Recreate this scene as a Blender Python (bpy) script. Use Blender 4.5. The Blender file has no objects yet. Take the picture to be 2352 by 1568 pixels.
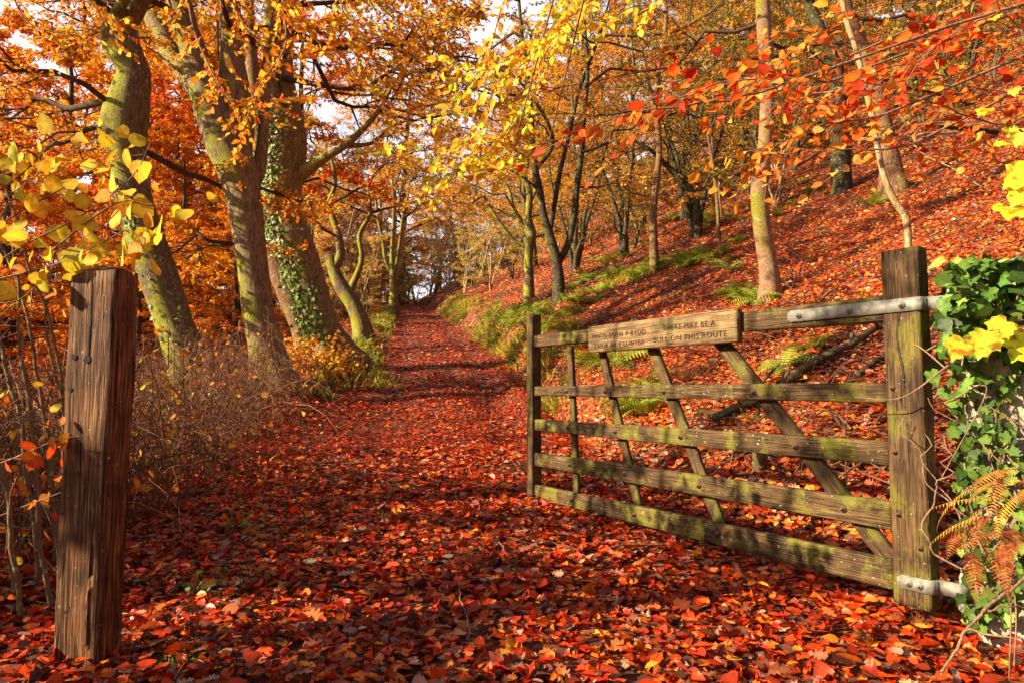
import bpy, math, random
import numpy as np
from mathutils import Vector, Matrix
rng = np.random.default_rng(7); random.seed(7)
R = math.radians
scene = bpy.context.scene
COL = scene.collection
# ------------------------------------------------------------------ camera geometry
CAMZ = 0.9; F = 1568.0; PITCH = math.atan(108.0 / 1568.0)
def ray(px, py):
    x = px - 1176.0; u = 784.0 - py
    return np.array([x, F * math.cos(PITCH) - u * math.sin(PITCH), F * math.sin(PITCH) + u * math.cos(PITCH)])
def at(px, py, y):
    v = ray(px, py); return np.array([0, 0, CAMZ]) + v * (y / v[1])
# ------------------------------------------------------------------ cheap noise
_k = rng.normal(0, 1, (24, 3)); _ph = rng.uniform(0, 6.28, 24)
def noise3(p, f=1.0, o=0):
    p = np.asarray(p, float) * f
    s = 0
    for i in range(o, o + 8):
        j = i % 24
        s = s + np.sin(p @ _k[j] * (1 + .35 * (i - o)) + _ph[j]) / (1 + .25 * (i - o))
    return s / 4.0
def sstep(t): t = np.clip(t, 0, 1); return t * t * (3 - 2 * t)
# ------------------------------------------------------------------ terrain
def _prof(y): return np.interp(y, [-30, 0, 2, 4.7, 8, 11, 14.8, 20, 30, 49, 53, 60, 100, 250, 600],
                               [-2, -.06, 0, .12, .43, .88, 1.48, 2.3, 3.8, 6.9, 7.3, 7.2, 8, 20, 30])
def prof(y): return (_prof(y - .8) + _prof(y) + _prof(y + .8)) / 3
def pc(y):
    f = lambda q: np.interp(q, [-10, 0, 4, 8, 14.8, 30, 49, 60, 80], [-.2, -.2, -.4, -.85, -1.5, -4.0, -7.2, -11, -20])
    return (f(y - 1) + f(y) + f(y + 1)) / 3
def hwr(y): return np.interp(y, [0, 2.5, 4.7, 8, 15, 50], [2.8, 2.2, 1.55, 1.4, 1.4, 1.2])
def hwl(y): return np.interp(y, [0, 4, 8, 15, 50], [2.5, 2.2, 1.6, 1.3, 1.2])
def G(x, y):
    x = np.asarray(x, float); y = np.asarray(y, float)
    c = pc(y); z = prof(y)
    r = np.maximum(0, x - c - hwr(y)); l = np.maximum(0, c - hwl(y) - x)
    B = np.interp(y, [0, 3, 6, 9, 20, 50], [0, .03, .12, .38, .65, .5])
    rr = np.minimum(r, 16); re = np.clip(r - 16, 0, 60)
    z = z + B * sstep(r / .6) + .36 * rr + .009 * rr ** 2 + .6 * re + .12 * np.maximum(0, r - 76)
    z = z + np.interp(y, [0, 8, 11, 50], [0, .04, .2, .2]) * sstep(l / .5)
    D = np.interp(y, [0, 3, 8, 12, 20, 50], [.8, 1.0, 1.5, 2.0, 1.6, 2.0])
    dl = np.maximum(0, l - D)
    z = z - 7.5 * (1 - np.exp(-dl * .085)) - .05 * np.minimum(dl, 20)
    z = z + .30 * np.clip(l - 55, 0, 130)
    # worn ruts on the path and small lumps everywhere
    d = x - c
    for o, a, w in ((-.75, .035, .22), (.75, .05, .22)):
        z = z - a * np.exp(-((d - o) / w) ** 2) * np.clip((y - 5) / 4, 0, 1)
    z = z + .10 * np.exp(-((d - 1.15) / .16) ** 2) * np.exp(-((y - 10) / 3.0) ** 2)
    p = np.stack([x, y, x * 0], -1)
    off = np.clip(np.maximum(r, l) / 1.0, 0, 1)
    z = z + noise3(p, 1.1) * (.018 + .07 * off) + noise3(p, 3.3, 5) * (.010 + .02 * off)
    z = z + noise3(p, .12, 11) * 1.2 * np.clip((np.abs(x) - 25) / 40, 0, 1)
    return z
def hit(px, py, y0=1.2, y1=90):
    v = ray(px, py); ys = np.linspace(y0, y1, 3000)
    P = np.array([0, 0, CAMZ]) + v[None] * (ys / v[1])[:, None]
    g = G(P[:, 0], P[:, 1]); i = np.where(P[:, 2] < g)[0]
    return P[i[0]] if len(i) else P[-1]
# ------------------------------------------------------------------ mesh builder
class MB:
    def __init__(s): s.V = []; s.F = {3: [], 4: []}; s.C = []; s.n = 0
    def add(s, v, f, c=None):
        v = np.asarray(v, float).reshape(-1, 3); f = np.asarray(f, np.int64)
        s.V.append(v); s.F[f.shape[1]].append(f + s.n); s.n += len(v)
        if c is None: c = (1, 1, 1)
        c = np.asarray(c, float)
        if c.ndim == 1: c = np.tile(c, (len(v), 1))
        s.C.append(c)
    def addp(s, v, fs, c=None):           # several face arrays over one vertex block
        v = np.asarray(v, float).reshape(-1, 3)
        for f in fs: s.F[np.asarray(f).shape[1]].append(np.asarray(f, np.int64) + s.n)
        s.V.append(v); s.n += len(v)
        c = np.asarray((1, 1, 1) if c is None else c, float)
        s.C.append(np.tile(c, (len(v), 1)) if c.ndim == 1 else c)
    def build(s, name, mat, parent=None, smooth=False):
        V = np.concatenate(s.V).astype(np.float32); C = np.concatenate(s.C)
        f3 = np.concatenate(s.F[3]) if s.F[3] else np.zeros((0, 3), int)
        f4 = np.concatenate(s.F[4]) if s.F[4] else np.zeros((0, 4), int)
        me = bpy.data.meshes.new(name)
        me.vertices.add(len(V)); me.vertices.foreach_set('co', V.ravel())
        loops = np.concatenate([f3.ravel(), f4.ravel()]).astype(np.int32)
        me.loops.add(len(loops)); me.loops.foreach_set('vertex_index', loops)
        nf = len(f3) + len(f4); me.polygons.add(nf)
        st = np.concatenate([np.arange(len(f3)) * 3, len(f3) * 3 + np.arange(len(f4)) * 4]).astype(np.int32)
        me.polygons.foreach_set('loop_start', st)
        me.polygons.foreach_set('loop_total', np.concatenate([np.full(len(f3), 3), np.full(len(f4), 4)]).astype(np.int32))
        if smooth: me.polygons.foreach_set('use_smooth', np.ones(nf, bool))
        me.update(calc_edges=True)
        a = me.attributes.new('Col', 'FLOAT_COLOR', 'POINT')
        a.data.foreach_set('color', np.concatenate([C, np.ones((len(C), 1))], 1).astype(np.float32).ravel())
        me.materials.append(mat)
        o = bpy.data.objects.new(name, me); COL.objects.link(o)
        if parent is not None: o.parent = parent
        return o
def norm(v): return v / np.maximum(1e-9, np.linalg.norm(v, axis=-1, keepdims=True))
class Boughs(list):
    def build(s, name, mat, parent=None):
        for m in s: m.build('branch', mat, parent)
def tubes(mb, P, Rr, k=5, col=None, cap=False):
    """P (m,n,3) centre lines, Rr (m,n) radii."""
    P = np.asarray(P, float); Rr = np.asarray(Rr, float)
    if P.ndim == 2: P = P[None]; Rr = Rr[None]
    m, n, _ = P.shape
    T = norm(np.gradient(P, axis=1))
    ref = np.zeros((m, 1, 3)); ref[..., 0] = .37; ref[..., 1] = .83; ref[..., 2] = .12
    big = np.abs((norm(P[:, -1] - P[:, 0]) * np.array([.4, .9, .13])).sum(-1)) > .9
    ref[big, 0] = (.1, .2, 1)
    A = norm(np.cross(T, ref)); Bv = np.cross(T, A)
    th = np.arange(k) * 2 * np.pi / k
    V = P[:, :, None] + Rr[:, :, None, None] * (A[:, :, None] * np.cos(th)[:, None] + Bv[:, :, None] * np.sin(th)[:, None])
    idx = np.arange(m * n * k).reshape(m, n, k)
    a = idx[:, :-1]; b = idx[:, 1:]
    f = np.stack([a, np.roll(a, -1, 2), np.roll(b, -1, 2), b], -1).reshape(-1, 4)
    c = None
    if col is not None:
        col = np.asarray(col, float)
        c = col if col.ndim == 1 else np.repeat(col, n * k, axis=0)
    mb.add(V, f, c)
def box(mb, lo, hi, col=None, bev=0.004, nseg=1):
    """a box with chamfered edges"""
    lo = np.array(lo, float); hi = np.array(hi, float); c = (lo + hi) / 2; h = (hi - lo) / 2; b = min(bev, h.min() * .45)
    bm = [];
    V = []; 
    for sx in (-1, 1):
        for sy in (-1, 1):
            for sz in (-1, 1):
                s_ = np.array([sx, sy, sz])
                for ax in range(3):
                    q = h - b; q[ax] = h[ax]; V.append(c + s_ * q)
    id_ = lambda sx, sy, sz, ax: ((sx > 0) * 4 + (sy > 0) * 2 + (sz > 0)) * 3 + ax
    F4 = []; F3 = []
    for ax in range(3):
        o1, o2 = [(1, 2), (2, 0), (0, 1)][ax]
        for s_ in (-1, 1):
            q = []
            for (u, v) in ((-1, -1), (1, -1), (1, 1), (-1, 1)):
                t = [0, 0, 0]; t[ax] = s_; t[o1] = u; t[o2] = v; q.append(id_(*t, ax))
            F4.append(q if s_ > 0 else q[::-1])
    for ax in range(3):
        o1, o2 = [(1, 2), (2, 0), (0, 1)][ax]
        for u in (-1, 1):
            for v in (-1, 1):
                t = [0, 0, 0]; t[o1] = u; t[o2] = v
                a = list(t); a[ax] = -1; bq = list(t); bq[ax] = 1
                q = [id_(*a, o1), id_(*bq, o1), id_(*bq, o2), id_(*a, o2)]
                F4.append(q if u * v < 0 else q[::-1])
    for sx in (-1, 1):
        for sy in (-1, 1):
            for sz in (-1, 1):
                q = [id_(sx, sy, sz, 0), id_(sx, sy, sz, 1), id_(sx, sy, sz, 2)]
                F3.append(q if sx * sy * sz > 0 else q[::-1])
    mb.addp(V, [np.array(F4), np.array(F3)], col)
def timber(mb, lo, hi, axis, seed=0, amp=.003, bev=.006, n=40, k=7):
    """weathered timber: beam along `axis` with subdivided, slightly eroded rounded section"""
    lo = np.array(lo, float); hi = np.array(hi, float)
    o1, o2 = [(1, 2), (2, 0), (0, 1)][axis]
    c1, c2 = (lo[o1] + hi[o1]) / 2, (lo[o2] + hi[o2]) / 2; h1, h2 = (hi[o1] - lo[o1]) / 2, (hi[o2] - lo[o2]) / 2
    sec = []
    def edge(a, b, m): return [(a[0] + (b[0] - a[0]) * i / m, a[1] + (b[1] - a[1]) * i / m) for i in range(m)]
    b = bev
    cs = [(-h1 + b, -h2), (h1 - b, -h2), (h1, -h2 + b), (h1, h2 - b), (h1 - b, h2), (-h1 + b, h2), (-h1, h2 - b), (-h1, -h2 + b)]
    for i in range(8): sec += edge(cs[i], cs[(i + 1) % 8], k if i % 2 == 0 else 1)
    sec = np.array(sec); ks = len(sec)
    ts = np.linspace(lo[axis], hi[axis], n)
    ends = np.array([.985] + [1] * (n - 2) + [.985])
    V = np.zeros((n, ks, 3))
    V[:, :, axis] = ts[:, None]
    p = np.stack([sec[None, :, 0].repeat(n, 0) * 22, sec[None, :, 1].repeat(n, 0) * 22, ts[:, None].repeat(ks, 1) * 2.2], -1) + seed * 7.7
    d = noise3(p, 1.0) * amp + noise3(p, 3.1, 7) * amp * .6
    rad = norm(np.stack([sec[:, 0] / h1 ** 1, sec[:, 1] / h2 ** 1], -1))
    V[:, :, o1] = c1 + sec[None, :, 0] * ends[:, None] + rad[None, :, 0] * d
    V[:, :, o2] = c2 + sec[None, :, 1] * ends[:, None] + rad[None, :, 1] * d
    idx = np.arange(n * ks).reshape(n, ks); a = idx[:-1]; bq = idx[1:]
    f = np.stack([a, np.roll(a, -1, 1), np.roll(bq, -1, 1), bq], -1).reshape(-1, 4)
    base = V.reshape(-1, 3)
    cv = V[[0, -1]].mean(1)
    V2 = np.concatenate([base, cv]); t0 = len(base)
    i0 = np.arange(ks)
    f3 = np.concatenate([np.stack([np.roll(i0, -1), i0, np.full(ks, t0)], -1),
                         np.stack([(n - 1) * ks + i0, (n - 1) * ks + np.roll(i0, -1), np.full(ks, t0 + 1)], -1)])
    mb.addp(V2, [f, f3])
def resample(pts, n):
    pts = np.asarray(pts, float); P = np.vstack([2 * pts[0] - pts[1], pts, 2 * pts[-1] - pts[-2]])
    m = len(pts) - 1; out = []
    for t in np.linspace(0, m - 1e-6, n):
        i = int(t); u = t - i; a, b, c, d = P[i], P[i + 1], P[i + 2], P[i + 3]
        out.append(.5 * ((2 * b) + (c - a) * u + (2 * a - 5 * b + 4 * c - d) * u * u + (-a + 3 * b - 3 * c + d) * u ** 3))
    return np.array(out)
# ------------------------------------------------------------------ leaves
def fan(outline, fold=.18, droop=.25, ripple=0.0):
    o = np.array(outline, float); n = len(o)
    c = np.array([[0, (o[:, 1].max()) * .45]])
    v2 = np.vstack([c, o]); L = o[:, 1].max()
    z = fold * np.abs(v2[:, 0]) - droop * (v2[:, 1] / L) ** 2 * L * .6 + ripple * np.sin(np.arange(n + 1) * 2.1)
    V = np.column_stack([v2, z]); i = np.arange(1, n + 1)
    return V, np.stack([np.zeros(n, int), i, np.roll(i, -1)], -1)
def sym(h): return [(x, y) for x, y in h] + [(-x, y) for x, y in h[::-1] if x > 1e-6]
BEECH = fan(sym([(0, 0), (.2, .12), (.31, .35), (.30, .58), (.17, .84), (0, 1)]), .3, .3, .02)
OAK = fan(sym([(0, 0), (.07, .12), (.17, .2), (.09, .29), (.26, .42), (.13, .5), (.31, .66), (.16, .74), (.2, .9), (0, 1)]), .25, .35, .02)
HAZEL = fan(sym([(0, 0), (.28, .04), (.42, .28), (.42, .55), (.27, .8), (0, 1)]), .25, .3, .03)
IVY = fan(sym([(0, .02), (.2, -.12), (.40, .04), (.35, .27), (.45, .47), (.26, .60), (.12, .82), (0, 1)]), .12, .25, .04)
MAPLE = fan(sym([(0, .05), (.2, -.05), (.38, .0), (.40, .14), (.56, .24), (.50, .38), (.56, .58), (.42, .60), (.30, .66), (.26, .84), (.10, .90), (0, 1.05)]), .12, .4, .06)
def warp(t, roll, twist, wob):
    v, f = t; v = v.copy(); v[:, 2] += roll * v[:, 0] ** 2 * 4 + twist * v[:, 0] * v[:, 1] + wob * np.sin(v[:, 1] * 9 + v[:, 0] * 7) * .08
    return v, f
BEECH_CURL = warp(fan(sym([(0, 0), (.16, .08), (.27, .24), (.24, .33), (.32, .48), (.25, .58), (.26, .70), (.14, .82), (.10, .93), (0, 1.02)]), .1, .4, .02), .7, .3, .7)
BEECH_ROLL = warp(fan(sym([(0, 0), (.2, .12), (.33, .34), (.30, .58), (.19, .80), (0, 1)]), .35, -.15, .03), .3, -.4, .9)
BEECH_TORN = warp(fan([(0, 0), (.22, .14), (.33, .38), (.12, .50), (.25, .62), (.14, .88), (0, 1), (-.16, .82), (-.28, .55), (-.08, .42), (-.26, .2)], .2, .3, .04), .3, .3, .8)
DIA = (np.array([[0, 0, 0], [.3, .48, .07], [0, 1, -.12], [-.3, .48, .07]]), np.array([[0, 1, 2], [0, 2, 3]]))
def leaves(mb, P, A, N, S, col, tmpl=DIA, wvar=.2, curl=0.0, midrib=False):
    P = np.asarray(P, float); m = len(P)
    if m == 0: return
    A = norm(A); N = N - A * (A * N).sum(-1, keepdims=True); N = norm(N); B = np.cross(A, N)
    v, f = tmpl; k = len(v)
    w = 1 + rng.uniform(-wvar, wvar, m); cu = rng.normal(.6, curl, m) if curl else np.ones(m)
    S = np.broadcast_to(np.asarray(S, float), (m,))
    V = P[:, None] + S[:, None, None] * (v[None, :, 0, None] * B[:, None] * w[:, None, None] + v[None, :, 1, None] * A[:, None] + v[None, :, 2, None] * N[:, None] * cu[:, None, None])
    F_ = (f[None] + (np.arange(m) * k)[:, None, None]).reshape(-1, 3)
    C = np.repeat(np.asarray(col), k, axis=0)
    if midrib and k > 4:
        C = C.reshape(m, k, 3).copy(); C[:, 0] *= 1.25
        C[:, 1:] *= rng.uniform(.8, 1.1, (m, k - 1, 1)); C = C.reshape(-1, 3)
    mb.add(V, F_, C)
def pal(cols, w, n, var=.18):
    c = np.array(cols, float); w = np.array(w, float) / sum(w)
    o = c[rng.choice(len(c), n, p=w)]
    return np.clip(o * rng.uniform(1 - var, 1 + var, (n, 1)) * rng.uniform(.88, 1.12, (n, 3)), .004, .95)
def rdir(n): return norm(rng.normal(0, 1, (n, 3)))
P_LITTER = ([(.62, .055, .006), (.74, .16, .012), (.46, .026, .005), (.30, .03, .008), (.15, .035, .018), (.80, .34, .03), (.42, .20, .13), (.08, .022, .012)], [30, 13, 27, 15, 8, 2, 4, 6])
P_HILL = ([(.74, .09, .01), (.82, .24, .02), (.55, .045, .008), (.28, .06, .025), (.62, .36, .25), (.82, .42, .08)], [30, 22, 17, 10, 8, 8])
P_ORANGE = ([(.86, .30, .02), (.82, .19, .012), (.88, .46, .04), (.72, .11, .01), (.6, .2, .03)], [30, 26, 22, 12, 8])
P_AMBER = ([(.88, .44, .03), (.86, .30, .02), (.90, .58, .06), (.76, .15, .01)], [28, 26, 20, 14])
P_GOLD = ([(.85, .48, .04), (.80, .34, .03), (.72, .55, .06), (.66, .22, .02)], [30, 25, 18, 15])
P_RED = ([(.78, .15, .01), (.70, .08, .01), (.82, .27, .02), (.5, .05, .01)], [30, 26, 20, 12])
P_OLIVE = ([(.50, .36, .05), (.34, .31, .05), (.64, .34, .04), (.20, .22, .04), (.56, .22, .03)], [24, 22, 20, 14, 16])
P_PALE = ([(.92, .62, .20), (.94, .72, .30), (.90, .48, .12), (.70, .62, .20), (.86, .38, .08)], [28, 22, 22, 16, 12])
P_YG = ([(.70, .60, .10), (.50, .50, .08), (.84, .50, .10), (.86, .66, .2)], [24, 18, 22, 14])
P_RUST = ([(.88, .42, .08), (.82, .32, .06), (.90, .58, .14), (.62, .24, .05)], [28, 26, 20, 14])
# ------------------------------------------------------------------ materials
def newmat(name):
    m = bpy.data.materials.new(name); m.use_nodes = True; nt = m.node_tree
    for n in list(nt.nodes): nt.nodes.remove(n)
    return m, nt, nt.nodes, nt.links
def ramp(N, stops):
    r = N.new('ShaderNodeValToRGB'); e = r.color_ramp.elements
    while len(e) < len(stops): e.new(.5)
    for q, (p, c) in zip(e, stops): q.position = p; q.color = (*c, 1)
    return r
def leafmat(name, trans=.4, rough=.45, spec=.35, use_obj=True):
    m, nt, N, L = newmat(name)
    out = N.new('ShaderNodeOutputMaterial'); at_ = N.new('ShaderNodeAttribute'); at_.attribute_name = 'Col'
    colr = at_.outputs['Color']
    if use_obj:
        oi = N.new('ShaderNodeObjectInfo'); mx = N.new('ShaderNodeMix'); mx.data_type = 'RGBA'; mx.blend_type = 'MULTIPLY'
        mx.inputs[0].default_value = 1; L.new(colr, mx.inputs[6]); L.new(oi.outputs['Color'], mx.inputs[7]); colr = mx.outputs[2]
    tc = N.new('ShaderNodeTexCoord'); nz = N.new('ShaderNodeTexNoise'); nz.inputs['Scale'].default_value = 60
    nz.inputs['Detail'].default_value = 3; L.new(tc.outputs['Object'], nz.inputs['Vector'])
    r = ramp(N, [(.3, (.55, .5, .5)), (.6, (1.05, 1.05, 1.05))]); L.new(nz.outputs['Fac'], r.inputs[0])
    m2 = N.new('ShaderNodeMix'); m2.data_type = 'RGBA'; m2.blend_type = 'MULTIPLY'; m2.inputs[0].default_value = .6
    L.new(colr, m2.inputs[6]); L.new(r.outputs[0], m2.inputs[7]); colr = m2.outputs[2]
    p = N.new('ShaderNodeBsdfPrincipled'); p.inputs['Roughness'].default_value = rough; p.inputs['Specular IOR Level'].default_value = spec
    L.new(colr, p.inputs['Base Color'])
    if trans > 0:
        t = N.new('ShaderNodeBsdfTranslucent'); L.new(colr, t.inputs['Color'])
        ms = N.new('ShaderNodeMixShader'); ms.inputs[0].default_value = trans
        L.new(p.outputs[0], ms.inputs[1]); L.new(t.outputs[0], ms.inputs[2]); L.new(ms.outputs[0], out.inputs[0])
    else: L.new(p.outputs[0], out.inputs[0])
    return m
def barkmat(name, base, dark, moss=None, mossamt=.5, scale=1.0, bump=.5, stretch=.25, light=None, patch=.45):
    m, nt, N, L = newmat(name)
    out = N.new('ShaderNodeOutputMaterial'); p = N.new('ShaderNodeBsdfPrincipled'); p.inputs['Roughness'].default_value = .85
    p.inputs['Specular IOR Level'].default_value = .2
    tc = N.new('ShaderNodeTexCoord'); mp = N.new('ShaderNodeMapping'); mp.inputs['Scale'].default_value = (1, 1, stretch)
    L.new(tc.outputs['Object'], mp.inputs[0])
    n1 = N.new('ShaderNodeTexNoise'); n1.inputs['Scale'].default_value = 22 * scale; n1.inputs['Detail'].default_value = 10; n1.inputs['Roughness'].default_value = .72
    L.new(mp.outputs[0], n1.inputs['Vector'])
    r1 = ramp(N, [(.30, dark), (.52, base), (.75, light or tuple(min(1, c * 1.5) for c in base))]); L.new(n1.outputs['Fac'], r1.inputs[0])
    colr = r1.outputs[0]
    n2 = N.new('ShaderNodeTexNoise'); n2.inputs['Scale'].default_value = 3.2 * scale; n2.inputs['Detail'].default_value = 5; L.new(tc.outputs['Object'], n2.inputs['Vector'])
    if moss:
        r2 = ramp(N, [(patch, (0, 0, 0)), (patch + .12, (1, 1, 1))]); L.new(n2.outputs['Fac'], r2.inputs[0])
        at_ = N.new('ShaderNodeAttribute'); at_.attribute_name = 'Col'      # red channel of Col = where moss likes to grow
        sp = N.new('ShaderNodeSeparateColor'); L.new(at_.outputs['Color'], sp.inputs[0])
        mu = N.new('ShaderNodeMath'); mu.operation = 'MULTIPLY'; L.new(r2.outputs[0], mu.inputs[0]); L.new(sp.outputs[0], mu.inputs[1])
        mu2 = N.new('ShaderNodeMath'); mu2.operation = 'MULTIPLY'; L.new(mu.outputs[0], mu2.inputs[0]); mu2.inputs[1].default_value = mossamt
        n3 = N.new('ShaderNodeTexNoise'); n3.inputs['Scale'].default_value = 70; n3.inputs['Detail'].default_value = 4; L.new(tc.outputs['Object'], n3.inputs['Vector'])
        r3 = ramp(N, [(.3, tuple(c * .35 for c in moss)), (.6, moss)]); L.new(n3.outputs['Fac'], r3.inputs[0])
        mx = N.new('ShaderNodeMix'); mx.data_type = 'RGBA'; L.new(mu2.outputs[0], mx.inputs[0]); L.new(colr, mx.inputs[6]); L.new(r3.outputs[0], mx.inputs[7])
        colr = mx.outputs[2]
    if moss:
        nl = N.new('ShaderNodeTexNoise'); nl.inputs['Scale'].default_value = 16 * scale; nl.inputs['Detail'].default_value = 5; L.new(tc.outputs['Object'], nl.inputs['Vector'])
        rl = ramp(N, [(.60, (0, 0, 0)), (.66, (.55, .55, .55))]); L.new(nl.outputs['Fac'], rl.inputs[0])
        ml = N.new('ShaderNodeMix'); ml.data_type = 'RGBA'; L.new(rl.outputs[0], ml.inputs[0]); L.new(colr, ml.inputs[6]); ml.inputs[7].default_value = (.40, .40, .30, 1); colr = ml.outputs[2]
    L.new(colr, p.inputs['Base Color'])
    b = N.new('ShaderNodeBump'); b.inputs['Strength'].default_value = bump; b.inputs['Distance'].default_value = .035
    nf = N.new('ShaderNodeTexNoise'); nf.inputs['Scale'].default_value = 75; nf.inputs['Detail'].default_value = 6; L.new(mp.outputs[0], nf.inputs['Vector'])
    b2 = N.new('ShaderNodeBump'); b2.inputs['Strength'].default_value = .6; b2.inputs['Distance'].default_value = .02; L.new(nf.outputs['Fac'], b2.inputs['Height']); L.new(b2.outputs[0], b.inputs['Normal'])
    L.new(n1.outputs['Fac'], b.inputs['Height']); L.new(b.outputs[0], p.inputs['Normal']); L.new(p.outputs[0], out.inputs[0])
    return m
def woodmat(name, axis, c1, c2, c3, moss, mossamt, fine=1.0, bump=.6, crack=.5, mossth=.52):
    m, nt, N, L = newmat(name)
    out = N.new('ShaderNodeOutputMaterial'); p = N.new('ShaderNodeBsdfPrincipled'); p.inputs['Roughness'].default_value = .72
    p.inputs['Specular IOR Level'].default_value = .25
    tc = N.new('ShaderNodeTexCoord'); mp = N.new('ShaderNodeMapping')
    s = [1, 1, 1]; s[axis] = .035; mp.inputs['Scale'].default_value = s; L.new(tc.outputs['Object'], mp.inputs[0])
    n1 = N.new('ShaderNodeTexNoise'); n1.inputs['Scale'].default_value = 150 * fine; n1.inputs['Detail'].default_value = 5; n1.inputs['Distortion'].default_value = .6
    L.new(mp.outputs[0], n1.inputs['Vector'])
    r1 = ramp(N, [(.32, c3), (.48, c1), (.68, c2)]); L.new(n1.outputs['Fac'], r1.inputs[0])
    n2 = N.new('ShaderNodeTexNoise'); n2.inputs['Scale'].default_value = 9; n2.inputs['Detail'].default_value = 6; L.new(tc.outputs['Object'], n2.inputs['Vector'])
    r2 = ramp(N, [(.35, (.45, .45, .45)), (.65, (1.15, 1.15, 1.15))]); L.new(n2.outputs['Fac'], r2.inputs[0])
    mm = N.new('ShaderNodeMix'); mm.data_type = 'RGBA'; mm.blend_type = 'MULTIPLY'; mm.inputs[0].default_value = .9
    L.new(r1.outputs[0], mm.inputs[6]); L.new(r2.outputs[0], mm.inputs[7])
    # drying cracks along the grain
    mpc = N.new('ShaderNodeMapping'); s = [1, 1, 1]; s[axis] = .05; mpc.inputs['Scale'].default_value = s; L.new(tc.outputs['Object'], mpc.inputs[0])
    nc = N.new('ShaderNodeTexNoise'); nc.inputs['Scale'].default_value = 38; nc.inputs['Detail'].default_value = 2; L.new(mpc.outputs[0], nc.inputs['Vector'])
    rc = ramp(N, [(.485, (1, 1, 1)), (.5, (.12, .1, .08)), (.515, (1, 1, 1))]); L.new(nc.outputs['Fac'], rc.inputs[0])
    mc = N.new('ShaderNodeMix'); mc.data_type = 'RGBA'; mc.blend_type = 'MULTIPLY'; mc.inputs[0].default_value = crack
    L.new(mm.outputs[2], mc.inputs[6]); L.new(rc.outputs[0], mc.inputs[7])
    n3 = N.new('ShaderNodeTexNoise'); n3.inputs['Scale'].default_value = 6.5; n3.inputs['Detail'].default_value = 8; n3.inputs['Roughness'].default_value = .7
    mp3 = N.new('ShaderNodeMapping'); mp3.inputs['Location'].default_value = (3, 7, 1); L.new(tc.outputs['Object'], mp3.inputs[0]); L.new(mp3.outputs[0], n3.inputs['Vector'])
    r3 = ramp(N, [(mossth, (0, 0, 0)), (mossth + .1, (mossamt,) * 3)]); L.new(n3.outputs['Fac'], r3.inputs[0])
    mx = N.new('ShaderNodeMix'); mx.data_type = 'RGBA'; L.new(r3.outputs[0], mx.inputs[0]); L.new(mc.outputs[2], mx.inputs[6]); mx.inputs[7].default_value = (*moss, 1)
    # pale lichen specks
    vo = N.new('ShaderNodeTexNoise'); vo.inputs['Scale'].default_value = 75; vo.inputs['Detail'].default_value = 1; L.new(tc.outputs['Object'], vo.inputs['Vector'])
    rv = ramp(N, [(.735, (0, 0, 0)), (.76, (.7, .7, .7))]); L.new(vo.outputs['Fac'], rv.inputs[0])
    ml = N.new('ShaderNodeMix'); ml.data_type = 'RGBA'; L.new(rv.outputs[0], ml.inputs[0]); L.new(mx.outputs[2], ml.inputs[6]); ml.inputs[7].default_value = (.42, .42, .3, 1)
    L.new(ml.outputs[2], p.inputs['Base Color'])
    b = N.new('ShaderNodeBump'); b.inputs['Strength'].default_value = bump; b.inputs['Distance'].default_value = .006
    ad = N.new('ShaderNodeMath'); ad.operation = 'MULTIPLY'; L.new(n1.outputs['Fac'], ad.inputs[0]); L.new(rc.outputs[0], ad.inputs[1])
    L.new(ad.outputs[0], b.inputs['Height']); L.new(b.outputs[0], p.inputs['Normal']); L.new(p.outputs[0], out.inputs[0])
    return m
def simple(name, col, rough=.6, metal=0, nscale=30, var=.35, bump=.2):
    m, nt, N, L = newmat(name)
    out = N.new('ShaderNodeOutputMaterial'); p = N.new('ShaderNodeBsdfPrincipled'); p.inputs['Roughness'].default_value = rough; p.inputs['Metallic'].default_value = metal
    tc = N.new('ShaderNodeTexCoord'); n1 = N.new('ShaderNodeTexNoise'); n1.inputs['Scale'].default_value = nscale; n1.inputs['Detail'].default_value = 5
    L.new(tc.outputs['Object'], n1.inputs['Vector'])
    r1 = ramp(N, [(.3, tuple(c * (1 - var) for c in col)), (.7, tuple(min(1, c * (1 + var)) for c in col))]); L.new(n1.outputs['Fac'], r1.inputs[0])
    L.new(r1.outputs[0], p.inputs['Base Color'])
    b = N.new('ShaderNodeBump'); b.inputs['Strength'].default_value = bump; b.inputs['Distance'].default_value = .004
    L.new(n1.outputs['Fac'], b.inputs['Height']); L.new(b.outputs[0], p.inputs['Normal']); L.new(p.outputs[0], out.inputs[0])
    return m
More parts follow.
